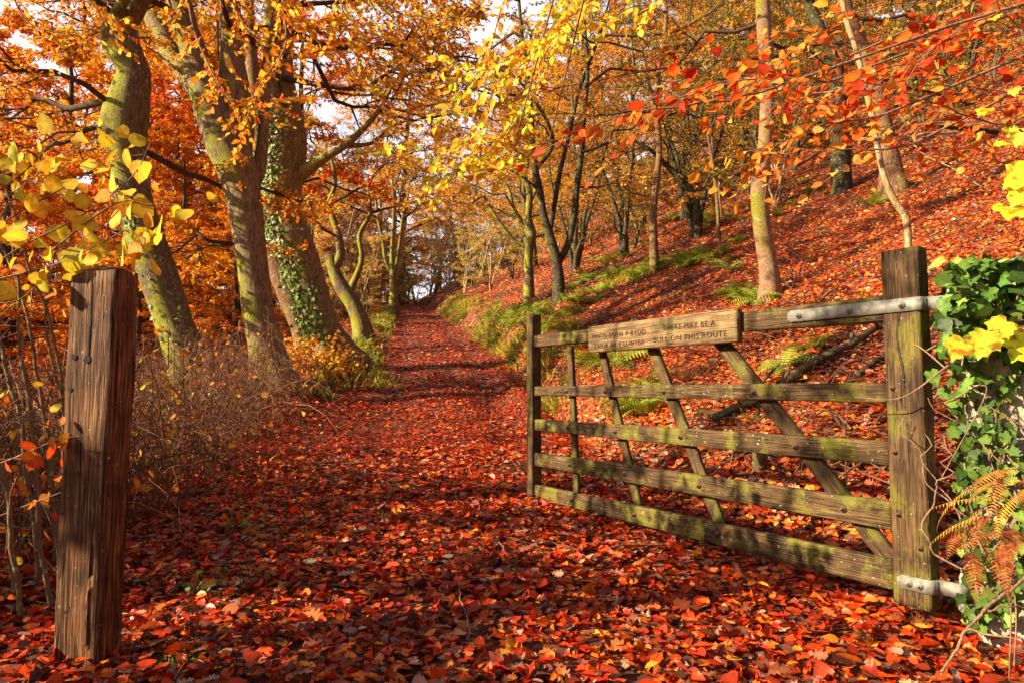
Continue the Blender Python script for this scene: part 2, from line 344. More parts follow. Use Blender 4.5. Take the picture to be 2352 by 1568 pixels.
def groundmat():
    m, nt, N, L = newmat('leafy_soil')
    out = N.new('ShaderNodeOutputMaterial'); p = N.new('ShaderNodeBsdfPrincipled'); p.inputs['Roughness'].default_value = .85
    tc = N.new('ShaderNodeTexCoord')
    vo = N.new('ShaderNodeTexVoronoi'); vo.inputs['Scale'].default_value = 11; L.new(tc.outputs['Object'], vo.inputs['Vector'])
    sp = N.new('ShaderNodeSeparateColor'); L.new(vo.outputs['Color'], sp.inputs[0])
    r = ramp(N, [(0, (.05, .022, .013)), (.25, (.12, .03, .014)), (.5, (.22, .04, .012)), (.75, (.36, .07, .015)), (1, (.46, .16, .03))]); L.new(sp.outputs[0], r.inputs[0])
    n = N.new('ShaderNodeTexNoise'); n.inputs['Scale'].default_value = 3; n.inputs['Detail'].default_value = 8; L.new(tc.outputs['Object'], n.inputs['Vector'])
    rr = ramp(N, [(.42, (0, 0, 0)), (.58, (1, 1, 1))]); L.new(n.outputs['Fac'], rr.inputs[0])
    mx = N.new('ShaderNodeMix'); mx.data_type = 'RGBA'; L.new(rr.outputs[0], mx.inputs[0]); mx.inputs[6].default_value = (.05, .028, .018, 1); L.new(r.outputs[0], mx.inputs[7])
    at_ = N.new('ShaderNodeAttribute'); at_.attribute_name = 'Col'
    s2 = N.new('ShaderNodeSeparateColor'); L.new(at_.outputs['Color'], s2.inputs[0])
    m2 = N.new('ShaderNodeMix'); m2.data_type = 'RGBA'; L.new(s2.outputs[1], m2.inputs[0]); L.new(mx.outputs[2], m2.inputs[6]); m2.inputs[7].default_value = (.07, .12, .025, 1)
    L.new(m2.outputs[2], p.inputs['Base Color'])
    b = N.new('ShaderNodeBump'); b.inputs['Strength'].default_value = .6; b.inputs['Distance'].default_value = .03
    L.new(vo.outputs['Distance'], b.inputs['Height']); L.new(b.outputs[0], p.inputs['Normal']); L.new(p.outputs[0], out.inputs[0])
    return m
M_LEAF = leafmat('autumn_leaf', .42, .6, .15)
M_LITTER = leafmat('fallen_leaf', .15, .42, .32, use_obj=False)
M_GREEN = leafmat('green_leaf', .35, .5, .25, use_obj=False)
M_IVY = leafmat('ivy_leaf', .2, .5, .25, use_obj=False)
M_BARK_MOSS = barkmat('mossy_beech_bark', (.17, .12, .06), (.05, .035, .02), (.34, .34, .02), .95, 1.0, .9, .3, (.30, .24, .13), .42)
M_BARK_BEECH = barkmat('cream_beech_bark', (.26, .18, .09), (.07, .045, .025), (.32, .32, .03), .95, 1.0, 1.0, .3, (.48, .38, .22), .45)
M_BARK = barkmat('grey_bark', (.12, .085, .05), (.035, .024, .016), (.17, .19, .025), .6, 1.2, .8, .3)
M_BARK_DARK = barkmat('dark_bark', (.06, .04, .026), (.018, .012, .009), (.12, .14, .02), .5, 1.3, .8, .3)
M_BARK_RED = barkmat('reddish_bark', (.22, .11, .055), (.07, .035, .02), (.27, .27, .03), .7, 1.0, 1.0, .6, (.42, .26, .15), .55)
M_BARK_PALE = barkmat('pale_bark', (.42, .29, .15), (.17, .11, .06), (.27, .27, .04), .5, 1.2, .5, .4, (.6, .48, .3), .55)
M_TWIG = barkmat('twig_bark', (.085, .05, .032), (.03, .02, .014), None, 0, 2, .3)
M_TWIG_PALE = barkmat('pale_twig_bark', (.28, .17, .11), (.12, .07, .05), None, 0, 2, .3)
M_GROUND = groundmat()
# ------------------------------------------------------------------ tagging
def tag(o, label=None, cat=None, group=None, kind=None):
    if label: o['label'] = label
    if cat: o['category'] = cat
    if group: o['group'] = group
    if kind: o['kind'] = kind
    return o
def empty(name, loc=(0, 0, 0), rot=(0, 0, 0)):
    o = bpy.data.objects.new(name, None); o.location = loc; o.rotation_euler = rot; o.empty_display_size = .2
    COL.objects.link(o); return o
def copy_thing(src, loc, rz, sc=1.0, tint=None):
    c = src.copy(); COL.objects.link(c); c.location = loc; c.rotation_euler = (0, 0, rz); c.scale = (sc,) * 3
    for ch in src.children:
        d = ch.copy(); COL.objects.link(d); d.parent = c
        if tint is not None and ch.name.startswith('crown'): d.color = (*tint, 1)
    return c
# ------------------------------------------------------------------ ground sheet
def build_ground():
    def sp(lo, hi, n, a):
        t0 = np.arcsinh(lo / a); t1 = np.arcsinh(hi / a); return a * np.sinh(np.linspace(t0, t1, n))
    xs = sp(-700, 700, 520, 3.0); ys = sp(-18, 900, 460, 4.0)
    X, Y = np.meshgrid(xs, ys); Z = G(X, Y)
    ny, nx = X.shape; idx = np.arange(nx * ny).reshape(ny, nx)
    f = np.stack([idx[:-1, :-1], idx[:-1, 1:], idx[1:, 1:], idx[1:, :-1]], -1).reshape(-1, 4)
    l = pc(Y) - hwl(Y) - X
    gr = np.clip((l - 9) / 4, 0, 1) * np.clip((14 - Y) / 6, 0, 1)
    C = np.stack([X * 0, gr, X * 0], -1).reshape(-1, 3)
    mb = MB(); mb.add(np.stack([X, Y, Z], -1), f, C)
    tag(mb.build('ground', M_GROUND, smooth=True), kind='structure')
    # path: its own trodden sheet just above the ground
    ys = np.linspace(-3, 52, 420); us = np.linspace(-1, 1, 26)
    Yp = ys[:, None].repeat(26, 1); hw = np.where(us[None] < 0, hwl(Yp) * .86, hwr(Yp) * .86)
    Xp = pc(Yp) + us[None] * hw * (1 + .05 * np.sin(Yp * 1.7))
    Zp = G(Xp, Yp) + .012 - .05 * (np.abs(us[None]) > .97)
    idx = np.arange(420 * 26).reshape(420, 26)
    f = np.stack([idx[:-1, :-1], idx[:-1, 1:], idx[1:, 1:], idx[1:, :-1]], -1).reshape(-1, 4)
    mb = MB(); mb.add(np.stack([Xp, Yp, Zp], -1), f, (0, 0, 0))
    tag(mb.build('path', simple('trodden_mud', (.11, .03, .014), .8, 0, 14, .5, .8), smooth=True), kind='structure')
build_ground()
# ------------------------------------------------------------------ leaf litter
def litter():
    N0 = 780000
    y = np.exp(rng.uniform(math.log(1.25), math.log(48), N0)); x = y * rng.uniform(-.95, 1.3, N0)
    dens = N0 / (math.log(48 / 1.25) * 2.25 * y ** 2)
    want = 1800 * np.ones(N0)
    keep = rng.uniform(0, 1, N0) < np.minimum(1, want / dens)
    x, y = x[keep], y[keep]
    d = x - pc(y); onpath = (d < hwr(y)) & (d > -hwl(y) - .3)
    thin = noise3(np.stack([x, y, x * 0], -1), .9, 3)
    k2 = ~(onpath & (thin < -.25) & (rng.uniform(0, 1, len(x)) < .35)); x, y, onpath, d = x[k2], y[k2], onpath[k2], d[k2]
    e = .05; z = G(x, y); nx = -(G(x + e, y) - z) / e; ny = -(G(x, y + e) - z) / e
    Nn = norm(np.stack([nx, ny, np.ones_like(x)], -1))
    n = len(x); tilt = np.where(y < 9, .38, .45)
    Nn = norm(Nn + rng.normal(0, 1, (n, 3)) * tilt[:, None])
    th = rng.uniform(0, 6.28, n); A = np.stack([np.cos(th), np.sin(th), rng.normal(0, .12, n)], -1)
    lift = rng.uniform(.012, .055, n) + .02 * onpath * 0
    P = np.stack([x, y, z + lift], -1)
    S = np.clip(rng.lognormal(math.log(.042), .3, n), .02, .078) * (1 + np.clip(y - 7, 0, 60) / 24)
    col = np.where(onpath[:, None], pal(*P_LITTER, n, .3), pal(*P_HILL, n, .3))
    pt = sstep((noise3(np.stack([x, y, x * 0], -1), .75, 7) + noise3(np.stack([x, y, x * 0], -1), 2.1, 1) * .6 - .05) * 1.8) * np.where(onpath, .35, .85) + .3 * np.exp(-((np.abs(d) - .68) / .17) ** 2) * np.clip((y - 4) / 4, 0, 1)
    old = pal([(.24, .06, .025), (.14, .045, .025), (.36, .10, .03), (.30, .16, .10)], [3, 3, 2, 1], n, .3)
    usep = (rng.uniform(0, 1, n) < pt)[:, None]; col = np.where(usep, old, col)
    for name, sel, lab in (('path_leaf_litter', onpath, 'red and brown fallen leaves covering the path'), ('hillside_leaf_litter', ~onpath, 'red and orange fallen leaves covering the banks and hillside')):
        mb = MB(); kind = rng.uniform(0, 1, n)
        near = sel & (y < 6.5)
        a = near & (kind < .78); b = near & (kind >= .78); c = sel & (y >= 6.5)
        ia = np.where(a)[0]; pick = rng.integers(0, 4, len(ia))
        for q_, tm in enumerate((BEECH, BEECH_CURL, BEECH_ROLL, BEECH_TORN)):
            j_ = ia[pick == q_]; leaves(mb, P[j_], A[j_], Nn[j_], S[j_], col[j_], tm, .3, .6, True)
        colo = pal([(.30, .09, .04), (.46, .27, .18), (.6, .14, .03), (.2, .06, .03)], [3, 1.2, 3, 2], b.sum(), .25)
        leaves(mb, P[b], A[b], Nn[b], S[b] * 1.35, colo, OAK, .15, .5, True)
        leaves(mb, P[c], A[c], Nn[c], S[c], col[c], DIA, .3, .5)
        tag(mb.build(name, M_LITTER), lab, 'fallen leaves', kind='stuff')
litter()
# ------------------------------------------------------------------ generic trees
def grow(H, r0, nb, Lf, elev, palette, leafsize, nleaf, lo=.25, lean=(0, 0), stems=1, nsub=7, ntw=6, bk=7, droop=.12, wig=.05, flat=.6):
    """returns trunk MB, branch MB, leaf MB in local coordinates"""
    mt, mbn, ml = MB(), MB(), MB(); TW = []
    for s in range(stems):
        a0 = rng.uniform(0, 6.28); sp = .0 if stems == 1 else .28
        n = 12; t = np.linspace(0, 1, n)
        Hh = H * rng.uniform(.85, 1.05)
        wx = np.cumsum(rng.normal(0, wig, n)) * H * .08; wy = np.cumsum(rng.normal(0, wig, n)) * H * .08; wx -= wx[0]; wy -= wy[0]
        P = np.stack([wx + t * Hh * (lean[0] + sp * math.cos(a0)), wy + t * Hh * (lean[1] + sp * math.sin(a0)), t * Hh], -1)
        P[0, 2] -= .35
        rad = r0 * (1 - .82 * t) * (1 + .55 * np.exp(-t * 16)); tubes(mt, P, rad, bk, (.6, .6, .6))
        nbs = max(4, nb // stems)
        for i in range(nbs):
            tt = lo + (1 - lo) * (i + rng.uniform(0, .9)) / nbs; tt = min(tt, .98)
            b = np.array([np.interp(tt, t, P[:, j]) for j in range(3)])
            az = i * 2.4 + rng.normal(0, .35) + a0; el = R(elev) * (1 - .3 * rng.uniform()) + R(25) * tt
            L = Lf * H * (1.05 - .65 * tt) * rng.uniform(.75, 1.15)
            m = 7; u = np.linspace(0, 1, m)
            side = np.cumsum(rng.normal(0, .06, m)) * L
            dx = L * u * math.cos(el); up = L * (u * math.sin(el) - droop * u ** 2 * 1.6)
            Q = b + np.stack([dx * math.cos(az) - side * math.sin(az), dx * math.sin(az) + side * math.cos(az), up + np.cumsum(rng.normal(0, .03, m)) * L], -1)
            rb = max(.012, r0 * (1 - .8 * tt) * .42); tubes(mt, Q, rb * (1 - .85 * u), 5, (.4, .4, .4))
            SS = []
            for j in range(nsub):
                v = .2 + .8 * (j + rng.uniform(0, .8)) / nsub; v = min(v, 1)
                q = np.array([np.interp(v, u, Q[:, c]) for c in range(3)])
                sg = 1 if j % 2 else -1; a2 = az + sg * R(rng.uniform(30, 65)); e2 = rng.normal(.12, .22)
                l2 = L * .42 * (1.2 - .7 * v) * rng.uniform(.7, 1.2)
                w = np.linspace(0, 1, 4)
                dirv = np.array([math.cos(a2) * math.cos(e2), math.sin(a2) * math.cos(e2), math.sin(e2)])
                S_ = q + dirv * (w * l2)[:, None] + np.cumsum(rng.normal(0, .05, (4, 3)), 0) * l2; S_[0] = q
                S_[:, 2] -= droop * w ** 2 * l2 * .8
                SS.append(S_)
                for k in range(ntw):
                    g = .2 + .8 * (k + rng.uniform()) / ntw; g = min(g, 1)
                    qq = np.array([np.interp(g, w, S_[:, c]) for c in range(3)])
                    a3 = a2 + (1 if k % 2 else -1) * R(rng.uniform(25, 65)); e3 = rng.normal(0, .25); l3 = l2 * .42 * rng.uniform(.6, 1.2)
                    d3 = np.array([math.cos(a3) * math.cos(e3), math.sin(a3) * math.cos(e3), math.sin(e3) - .1])
                    TW.append(np.stack([qq, qq + d3 * l3 * .5, qq + d3 * l3 + np.array([0, 0, -droop * l3])]))
            SS = np.array(SS); tubes(mbn, SS, np.tile(np.array([1, .75, .5, .25]) * max(.006, rb * .42), (len(SS), 1)), 4)
    TW = np.array(TW); tubes(mbn, TW, np.tile(np.array([1, .7, .35]) * max(.0028, r0 * .022), (len(TW), 1)), 3)
    i = rng.integers(0, len(TW), nleaf); u = rng.uniform(0, 1, nleaf) ** .8
    a, b, c = TW[i, 0], TW[i, 1], TW[i, 2]
    p = np.where((u < .5)[:, None], a + (b - a) * (u * 2)[:, None], b + (c - b) * (u * 2 - 1)[:, None])
    p = p + rng.normal(0, leafsize * .45, (nleaf, 3))
    dv = norm(c - a); A = norm(dv + rng.normal(0, .7, (nleaf, 3))); Nn = norm(np.array([0, 0, 1.]) * flat + rng.normal(0, .55, (nleaf, 3)))
    hue = rng.normal(0, .1, len(TW))[i]
    col = pal(*palette, nleaf, .22); col = np.clip(col * (1 + hue[:, None] * np.array([.6, 2.2, 1])), .004, .95)
    leaves(ml, p, A, Nn, leafsize * rng.uniform(.7, 1.3, nleaf), col, DIA, .25)
    return mt, mbn, ml
def make_proto(name, label, cat, palette, bark, twig, **kw):
    e = empty(name); tag(e, label, cat)
    mt, mb_, ml = grow(palette=palette, **kw)
    mt.build('trunk', bark, e, True); mb_.build('branches', twig, e); o = ml.build('crown', M_LEAF, e)
    return e
PROTO = {
 'orange': make_proto('beech_tree', None, 'tree', P_ORANGE, M_BARK_DARK, M_TWIG, H=13, r0=.26, nb=24, Lf=.42, elev=12, leafsize=.12, nleaf=26000, lo=.06),
 'orange2': make_proto('beech_tree', None, 'tree', P_ORANGE, M_BARK_DARK, M_TWIG, H=15, r0=.3, nb=28, Lf=.36, elev=18, leafsize=.125, nleaf=28000, lo=.06),
 'rust': make_proto('beech_tree', None, 'tree', P_RUST, M_BARK, M_TWIG, H=12, r0=.22, nb=22, Lf=.36, elev=22, leafsize=.10, nleaf=19000, lo=.1, ntw=7),
 'gold': make_proto('birch_tree', None, 'tree', P_GOLD, M_BARK, M_TWIG, H=12, r0=.17, nb=22, Lf=.34, elev=25, leafsize=.10, nleaf=16000, lo=.12, wig=.09),
 'olive': make_proto('oak_tree', None, 'tree', P_OLIVE, M_BARK_DARK, M_TWIG, H=11, r0=.2, nb=22, Lf=.38, elev=20, leafsize=.10, nleaf=19000, lo=.08, ntw=7, wig=.12),
 'pale': make_proto('birch_tree', None, 'tree', P_PALE, M_BARK_PALE, M_TWIG_PALE, H=12, r0=.13, nb=24, Lf=.34, elev=30, leafsize=.085, nleaf=13000, lo=.06, wig=.1, ntw=7, stems=2),
 'tangle': make_proto('hazel_tree', None, 'tree', P_OLIVE, M_BARK_DARK, M_TWIG, H=7.5, r0=.085, nb=27, Lf=.36, elev=38, leafsize=.075, nleaf=5200, lo=.08, wig=.16, ntw=7, stems=3),
 'shade': make_proto('hazel_tree', None, 'tree', P_GOLD, M_BARK, M_TWIG, H=6, r0=.1, nb=26, Lf=.42, elev=20, leafsize=.1, nleaf=15000, lo=.05, stems=2),  # dense crown added out of view to block sun from the foreground
 'thin': make_proto('young_tree', None, 'tree', P_PALE, M_BARK_PALE, M_TWIG_PALE, H=6.5, r0=.055, nb=18, Lf=.26, elev=35, leafsize=.075, nleaf=3000, lo=.12, stems=3, wig=.12, nsub=5, ntw=5),
 'thin2': make_proto('young_tree', None, 'tree', P_YG, M_BARK, M_TWIG_PALE, H=5, r0=.05, nb=18, Lf=.3, elev=30, leafsize=.07, nleaf=4200, lo=.06, stems=4, wig=.12, nsub=5, ntw=5),
}
LABEL = {
 'orange': ('bright orange leaved beech in the dense wood below the left verge', 'orange beeches below the left verge'),
 'orange2': ('tall spreading orange beech standing far down the left slope', 'tall orange beeches down the left slope'),
 'rust': ('rust coloured tree with brown leaves beyond the crest of the path', 'rusty trees beyond the crest of the path'),
 'gold': ('slim golden leaved tree beside the far end of the path', 'golden trees beside the far path'),
 'olive': ('dark branched tree with olive and bronze leaves high on the right hillside', 'olive leaved trees high on the right hillside'),
 'pale': ('pale peach and yellow leaved birch beyond the crest of the path', 'pale birches beyond the crest of the path'),
 'tangle': ('dark many stemmed tree with tangled bare branches and few leaves on the hillside', 'dark tangled trees on the hillside'),
 'shade': ('unseen dense golden hazel added outside the left edge of the frame to shade the foreground', 'added shade hazels outside the frame'),
 'thin': ('pale many stemmed sapling with sparse rusty leaves in the undergrowth', 'pale saplings in the undergrowth'),
 'thin2': ('low bushy sapling with yellow green leaves along the far banks', 'yellow green saplings on the far banks'),
}
used = {}
def plant(kind, x, y, sc=1.0, rz=None, tint=None, label=None, group=None, dz=0):
    e = PROTO[kind]; rz = rng.uniform(0, 6.28) if rz is None else rz
    loc = (x, y, float(G(x, y)) + dz)
    tint = tint if tint is not None else tuple(np.clip(rng.normal((.97, .92, .9), (.03, .08, .08)), .6, 1.0))
    if kind not in used:
        used[kind] = 1; o = e; o.location = loc; o.rotation_euler = (0, 0, rz); o.scale = (sc,) * 3
        for ch in o.children:
            if ch.name.startswith('crown'): ch.color = (*tint, 1)
    else: o = copy_thing(e, loc, rz, sc, tint)
    L_ = LABEL[kind]; tag(o, label or L_[0], 'tree', group or L_[1]); 
    return o
# left wood, down the slope
for (x, y, k, s) in [(-28, 58, 'orange2', 2.4), (-19, 60, 'orange', 2.3), (-11, 66, 'gold', 2.4), (-24, 50, 'orange2', 2.0), (-36, 58, 'orange', 2.4), (-13, 17, 'orange', .55), (-16, 18, 'orange2', .6), (-20, 17.5, 'orange', .8), (-11.5, 21, 'orange', .6), (-17, 23, 'orange2', .85), (-24, 23, 'orange', 1.2),
                     (-11, 27, 'orange', .55), (-15.5, 28, 'orange2', .7), (-20.5, 28, 'orange', 1.0), (-24, 30, 'orange2', 1.3), (-9.5, 32, 'rust', .6), (-14, 35, 'orange2', .6), (-19, 39, 'orange', 1.1),
                     (-30, 34, 'orange2', 1.7), (-24, 42, 'orange', 1.7), (-11, 41, 'pale', .8), (-15, 46, 'orange2', .8), (-20, 50, 'gold', 1.7), (-32, 48, 'orange2', 1.9), (-11.5, 13.5, 'orange', .42), (-15, 14.2, 'orange2', .5), (-28, 27, 'orange', 1.3), (-10.5, 53, 'pale', .9), (-12.5, 45, 'pale', 1.3), (-19, 54, 'orange2', 1.5), (-22, 44, 'orange', 1.4), (-16, 64, 'pale', 1.9)]:
    plant(k, x, y, s)
# beyond the crest
for (x, y, k, s) in [(-7, 60, 'pale', 1.1), (-12, 62, 'pale', 1.1), (-3, 58, 'pale', 1.0), (-16, 66, 'pale', 1.3), (1, 64, 'pale', 1.2), (-8, 74, 'pale', 1.5), (-22, 72, 'orange', 1.4), (6, 70, 'pale', 1.4), (-1, 80, 'pale', 1.5), (-15, 84, 'orange2', 1.5), (13, 78, 'pale', 1.5),
                     (-11.5, 50, 'pale', .75), (-2.2, 46, 'pale', .8), (-4.3, 54, 'pale', .8), (-5, 66, 'pale', 1.9), (2, 58, 'pale', 1.7), (-14, 72, 'pale', 1.9), (8, 62, 'olive', 1.7)]:
    plant(k, x, y, s)
# right hillside wood
for (x, y, k, s) in [(2.5, 27, 'gold', .75), (5.5, 30, 'rust', .85), (1.2, 36, 'gold', .9), (9, 27, 'olive', .8), (8, 36, 'olive', 1.0), (13, 30, 'olive', .9), (4, 44, 'rust', 1.0), (11, 42, 'rust', 1.1),
                     (17, 34, 'olive', 1.0), (16, 26, 'olive', .7), (21, 29, 'rust', .8), (24, 35, 'olive', 1.0), (18, 44, 'rust', 1.2), (27, 42, 'olive', 1.1), (32, 36, 'rust', 1.0), (22, 24, 'olive', .6), (28, 28, 'olive', .8), (36, 46, 'rust', 1.2),
                     (12.5, 21.5, 'olive', .6), (17.5, 20.5, 'rust', .55),
                     (.8, 31, 'gold', 1.0), (3.2, 33, 'gold', 1.2), (6.5, 25, 'rust', .7), (9.5, 22.5, 'olive', .6), (14.5, 24, 'rust', .7), (19, 23.5, 'olive', .7), (20, 19.5, 'olive', .5), (11, 32, 'olive', 1.2), (15.5, 18.2, 'olive', .42), (25, 21, 'olive', .6), (30, 24, 'rust', .7), (6, 38, 'olive', 1.4), (13, 38, 'olive', 1.4), (20, 38, 'olive', 1.4)]:
    plant(k, x, y, s, label='rust brown leaved tree on the upper right hillside' if k == 'rust' else ('golden leaved tree at the foot of the right hillside' if k == 'gold' else None),
          group='rusty trees on the right hillside' if k == 'rust' else ('golden trees at the foot of the hillside' if k == 'gold' else None))
for (x, y, s) in [(5.2, 19, .9), (7.2, 19.5, 1.0), (3.6, 21.5, .9), (9.2, 18.5, .85), (11.5, 17, .8), (6.2, 24, 1.1), (13.5, 16.2, .7), (14.8, 21.5, 1.0), (2.2, 24, .9), (8.8, 27.5, 1.2), (18.5, 17, .7), (12.2, 26.5, 1.1), (16.8, 13.8, .6), (10.2, 21, 1.0)]:
    plant('tangle', x, y, s)
# undergrowth saplings
for i in range(34):
    y = rng.uniform(24, 52); side = rng.uniform() < .45
    x = float(pc(y)) + (-(1.9 + rng.uniform(0, 4.5)) if side else (2.2 + rng.uniform(0, 7)))
    plant('thin' if rng.uniform() < .45 else 'thin2', x, y, rng.uniform(.5, .85))
for (x, y) in [(6.8, 17.5), (10.5, 17), (7.6, 21.5), (13.2, 18.2), (9.3, 23.5), (4.1, 22.5), (12, 24.5)]:
    plant('thin' if rng.uniform() < .6 else 'thin2', x, y, rng.uniform(.5, .75))
for i in range(46):
    y = rng.uniform(47, 66); x = float(pc(min(y, 60))) + rng.uniform(-9, 16)
    plant('thin' if rng.uniform() < .5 else 'thin2', x, y, rng.uniform(.7, 1.25), tint=(1.0, 1.0, .95))
# unseen trees added left of the frame to shade the foreground and post
for (x, y, s) in [(-7.4, -2.2, 1.0), (-8.2, .3, 1.12), (-8.9, -.2, 1.08), (-8.0, 1.2, .98), (-7.4, 1.6, .75), (-9.7, -.2, 1.02), (-7.7, .8, .84), (-12.8, .8, 1.5), (-12, -1.2, 1.45), (-12.5, -3.2, 1.7)]:
    plant('shade', x, y, s)
for (x, y, k, s) in [(-4.8, 2.6, 'thin2', 1.05), (-5.6, 2.3, 'thin2', .9), (-4.7, 3.5, 'thin2', .95), (-5.6, 4.2, 'thin', .8), (-14, -1.5, 'rust', .7), (-17, -4.5, 'orange', .8)]:  # further unseen trees, added to dapple the gate with shade
    plant(k, x, y, s, label='unseen tree added outside the left edge of the frame to cast dappled shade', group='added dapple trees outside the frame')
# ------------------------------------------------------------------ hero trunks
def hero_trunk(mb, pts, widths, y, k=26, n=60, seed=0, bumpy=.07, flare=0.6, mossside=(-1, -.2), dy=None, root=True):
    """pts: picture points down to the base; widths in picture px; y: distance (or list)"""
    ys = [y] * len(pts) if np.isscalar(y) else y
    P = np.array([at(p[0], p[1], yy) for p, yy in zip(pts, ys)]); Wd = np.array([w / F * yy / 2 for w, yy in zip(widths, ys)])
    P = resample(P, n); Wr = resample(np.stack([Wd, Wd, Wd], -1), n)[:, 0]
    if root:
        zb = float(G(P[0, 0], P[0, 1])); P[0, 2] = min(P[0, 2], zb - .25)
    T = norm(np.gradient(P, axis=0)); A = norm(np.cross(T, np.array([.1, 1, .05]))); B = np.cross(T, A)
    th = np.arange(k) * 2 * np.pi / k
    dirs = A[:, None] * np.cos(th)[None, :, None] + B[:, None] * np.sin(th)[None, :, None]
    pos = P[:, None] + dirs * Wr[:, None, None]
    h = np.concatenate([[0], np.cumsum(np.linalg.norm(np.diff(P, axis=0), axis=1))])
    mod = 1 + bumpy * noise3(pos + seed * 3.3, 4.5) + bumpy * .5 * noise3(pos + seed, 13, 4)
    if root:
        lobes = 1 + .35 * np.sin(th * 5 + seed)[None] + .2 * np.sin(th * 3 + seed * 2)[None]
        mod = mod + flare * np.exp(-np.maximum(0, h - .15) * 2.6)[:, None] * lobes
    V = P[:, None] + dirs * (Wr[:, None] * mod)[..., None]
    ms = np.clip((dirs[..., 0] * mossside[0] + dirs[..., 1] * mossside[1]) * 1.2 + .35, 0, 1)
    C = np.stack([ms, ms, ms], -1)
    idx = np.arange(n * k).reshape(n, k); a = idx[:-1]; b = idx[1:]
    f = np.stack([a, np.roll(a, -1, 1), np.roll(b, -1, 1), b], -1).reshape(-1, 4)
    mb.add(V, f, C.reshape(-1, 3))
    return P
def limbs(mt, mbn, ml, starts, palette, leafsize, nleaf, H=3, r0=.05, dirs=None, nsub=6, ntw=5, seed=0, tw_r=.004, lod=DIA, droop=.15, bare=0.0):
    """secondary boughs: starts = list of (start, direction, length, radius)"""
    TW = []; 
    for (b, d, L, rb) in starts:
        b = np.array(b, float); d = norm(np.array(d, float)); m = 8; u = np.linspace(0, 1, m)
        W = np.cumsum(rng.normal(0, .045, (m, 3)), 0) * L; W[0] = 0
        Q = b + d * (u * L)[:, None] + W; Q[:, 2] -= droop * u ** 2 * L
        cur = MB(); mbn.append(cur); t0 = len(TW); tubes(cur, Q, rb * (1 - .85 * u), 7, (.5, .5, .5))
        az = math.atan2(d[1], d[0]); SS = []
        for j in range(nsub):
            v = .15 + .85 * (j + rng.uniform(0, .8)) / nsub; v = min(v, 1)
            q = np.array([np.interp(v, u, Q[:, c]) for c in range(3)])
            sg = 1 if j % 2 else -1; a2 = az + sg * R(rng.uniform(25, 70)); e2 = rng.normal(.1, .3); l2 = L * .45 * (1.2 - .65 * v) * rng.uniform(.7, 1.2)
            w = np.linspace(0, 1, 5); dirv = np.array([math.cos(a2) * math.cos(e2), math.sin(a2) * math.cos(e2), math.sin(e2)])
            S_ = q + dirv * (w * l2)[:, None]; dj = np.cumsum(rng.normal(0, .045, (5, 3)), 0) * l2; dj[0] = 0; S_ = S_ + dj; S_[:, 2] -= droop * w ** 2 * l2
            SS.append(S_)
            for k in range(ntw):
                g = min(1, .15 + .85 * (k + rng.uniform()) / ntw); qq = np.array([np.interp(g, w, S_[:, c]) for c in range(3)])
                a3 = a2 + (1 if k % 2 else -1) * R(rng.uniform(25, 60)); e3 = rng.normal(0, .3); l3 = l2 * .45 * rng.uniform(.6, 1.2)
                d3 = np.array([math.cos(a3) * math.cos(e3), math.sin(a3) * math.cos(e3), math.sin(e3)])
                TW.append(np.stack([qq, qq + d3 * l3 * .5 + rng.normal(0, .03, 3) * l3, qq + d3 * l3 - np.array([0, 0, droop * l3])]))
        SS = np.array(SS); tubes(cur, SS, np.tile(np.array([1, .8, .6, .4, .25]) * max(tw_r * 1.5, rb * .35), (len(SS), 1)), 4)
        tq = np.array(TW[t0:]); tubes(cur, tq, np.tile(np.array([1, .7, .4]) * tw_r, (len(tq), 1)), 3)
    TW = np.array(TW)
    if nleaf:
        i = rng.integers(0, len(TW), nleaf); u = rng.uniform(0, 1, nleaf) ** .8
        a, b, c = TW[i, 0], TW[i, 1], TW[i, 2]
        p = np.where((u < .5)[:, None], a + (b - a) * (u * 2)[:, None], b + (c - b) * (u * 2 - 1)[:, None]) + rng.normal(0, leafsize * .3, (nleaf, 3))
        A = norm(norm(c - a) + rng.normal(0, .6, (nleaf, 3))); Nn = norm(np.array([0, 0, .7]) + rng.normal(0, .5, (nleaf, 3)))
        leaves(ml, p, A, Nn, leafsize * rng.uniform(.75, 1.25, nleaf), pal(*palette, nleaf, .2), lod, .2)
def ivy_on(mb, P, rads, n, size, spread, side, cols, t0=0, t1=1):
    """ivy leaves clinging to a trunk line"""
    t = rng.uniform(t0, t1, n) * (len(P) - 1); i = t.astype(int).clip(0, len(P) - 2); u = (t - i)[:, None]
    c = P[i] * (1 - u) + P[i + 1] * u
    a = rng.normal(side, spread, n); d = np.stack([np.cos(a), np.sin(a), rng.normal(0, .15, n)], -1)
    r = np.interp(t, np.arange(len(P)), rads) * 1.05 + rng.uniform(0, .07, n)
    Nn = norm(d + rng.normal(0, .35, (n, 3))); A = norm(np.array([0, 0, -1.]) + rng.normal(0, .6, (n, 3)))
    leaves(mb, c + d * r[:, None], A, Nn, size * rng.uniform(.6, 1.3, n), pal(cols, [1] * len(cols), n, .25), IVY, .2)
def ivy_plant(iv, P, r, side, label):
    e = empty('ivy_plant'); tag(e, label, 'ivy'); iv.build('foliage', M_IVY, e); st = MB()
    for k in range(7):
        a = side + rng.normal(0, .45) + np.cumsum(rng.normal(0, .07, len(P))); d = np.stack([np.cos(a), np.sin(a), a * 0], -1)
        tubes(st, P + d * r, np.linspace(.016, .006, len(P)), 6, (.3, .3, .3))
    st.build('stems', M_TWIG, e)
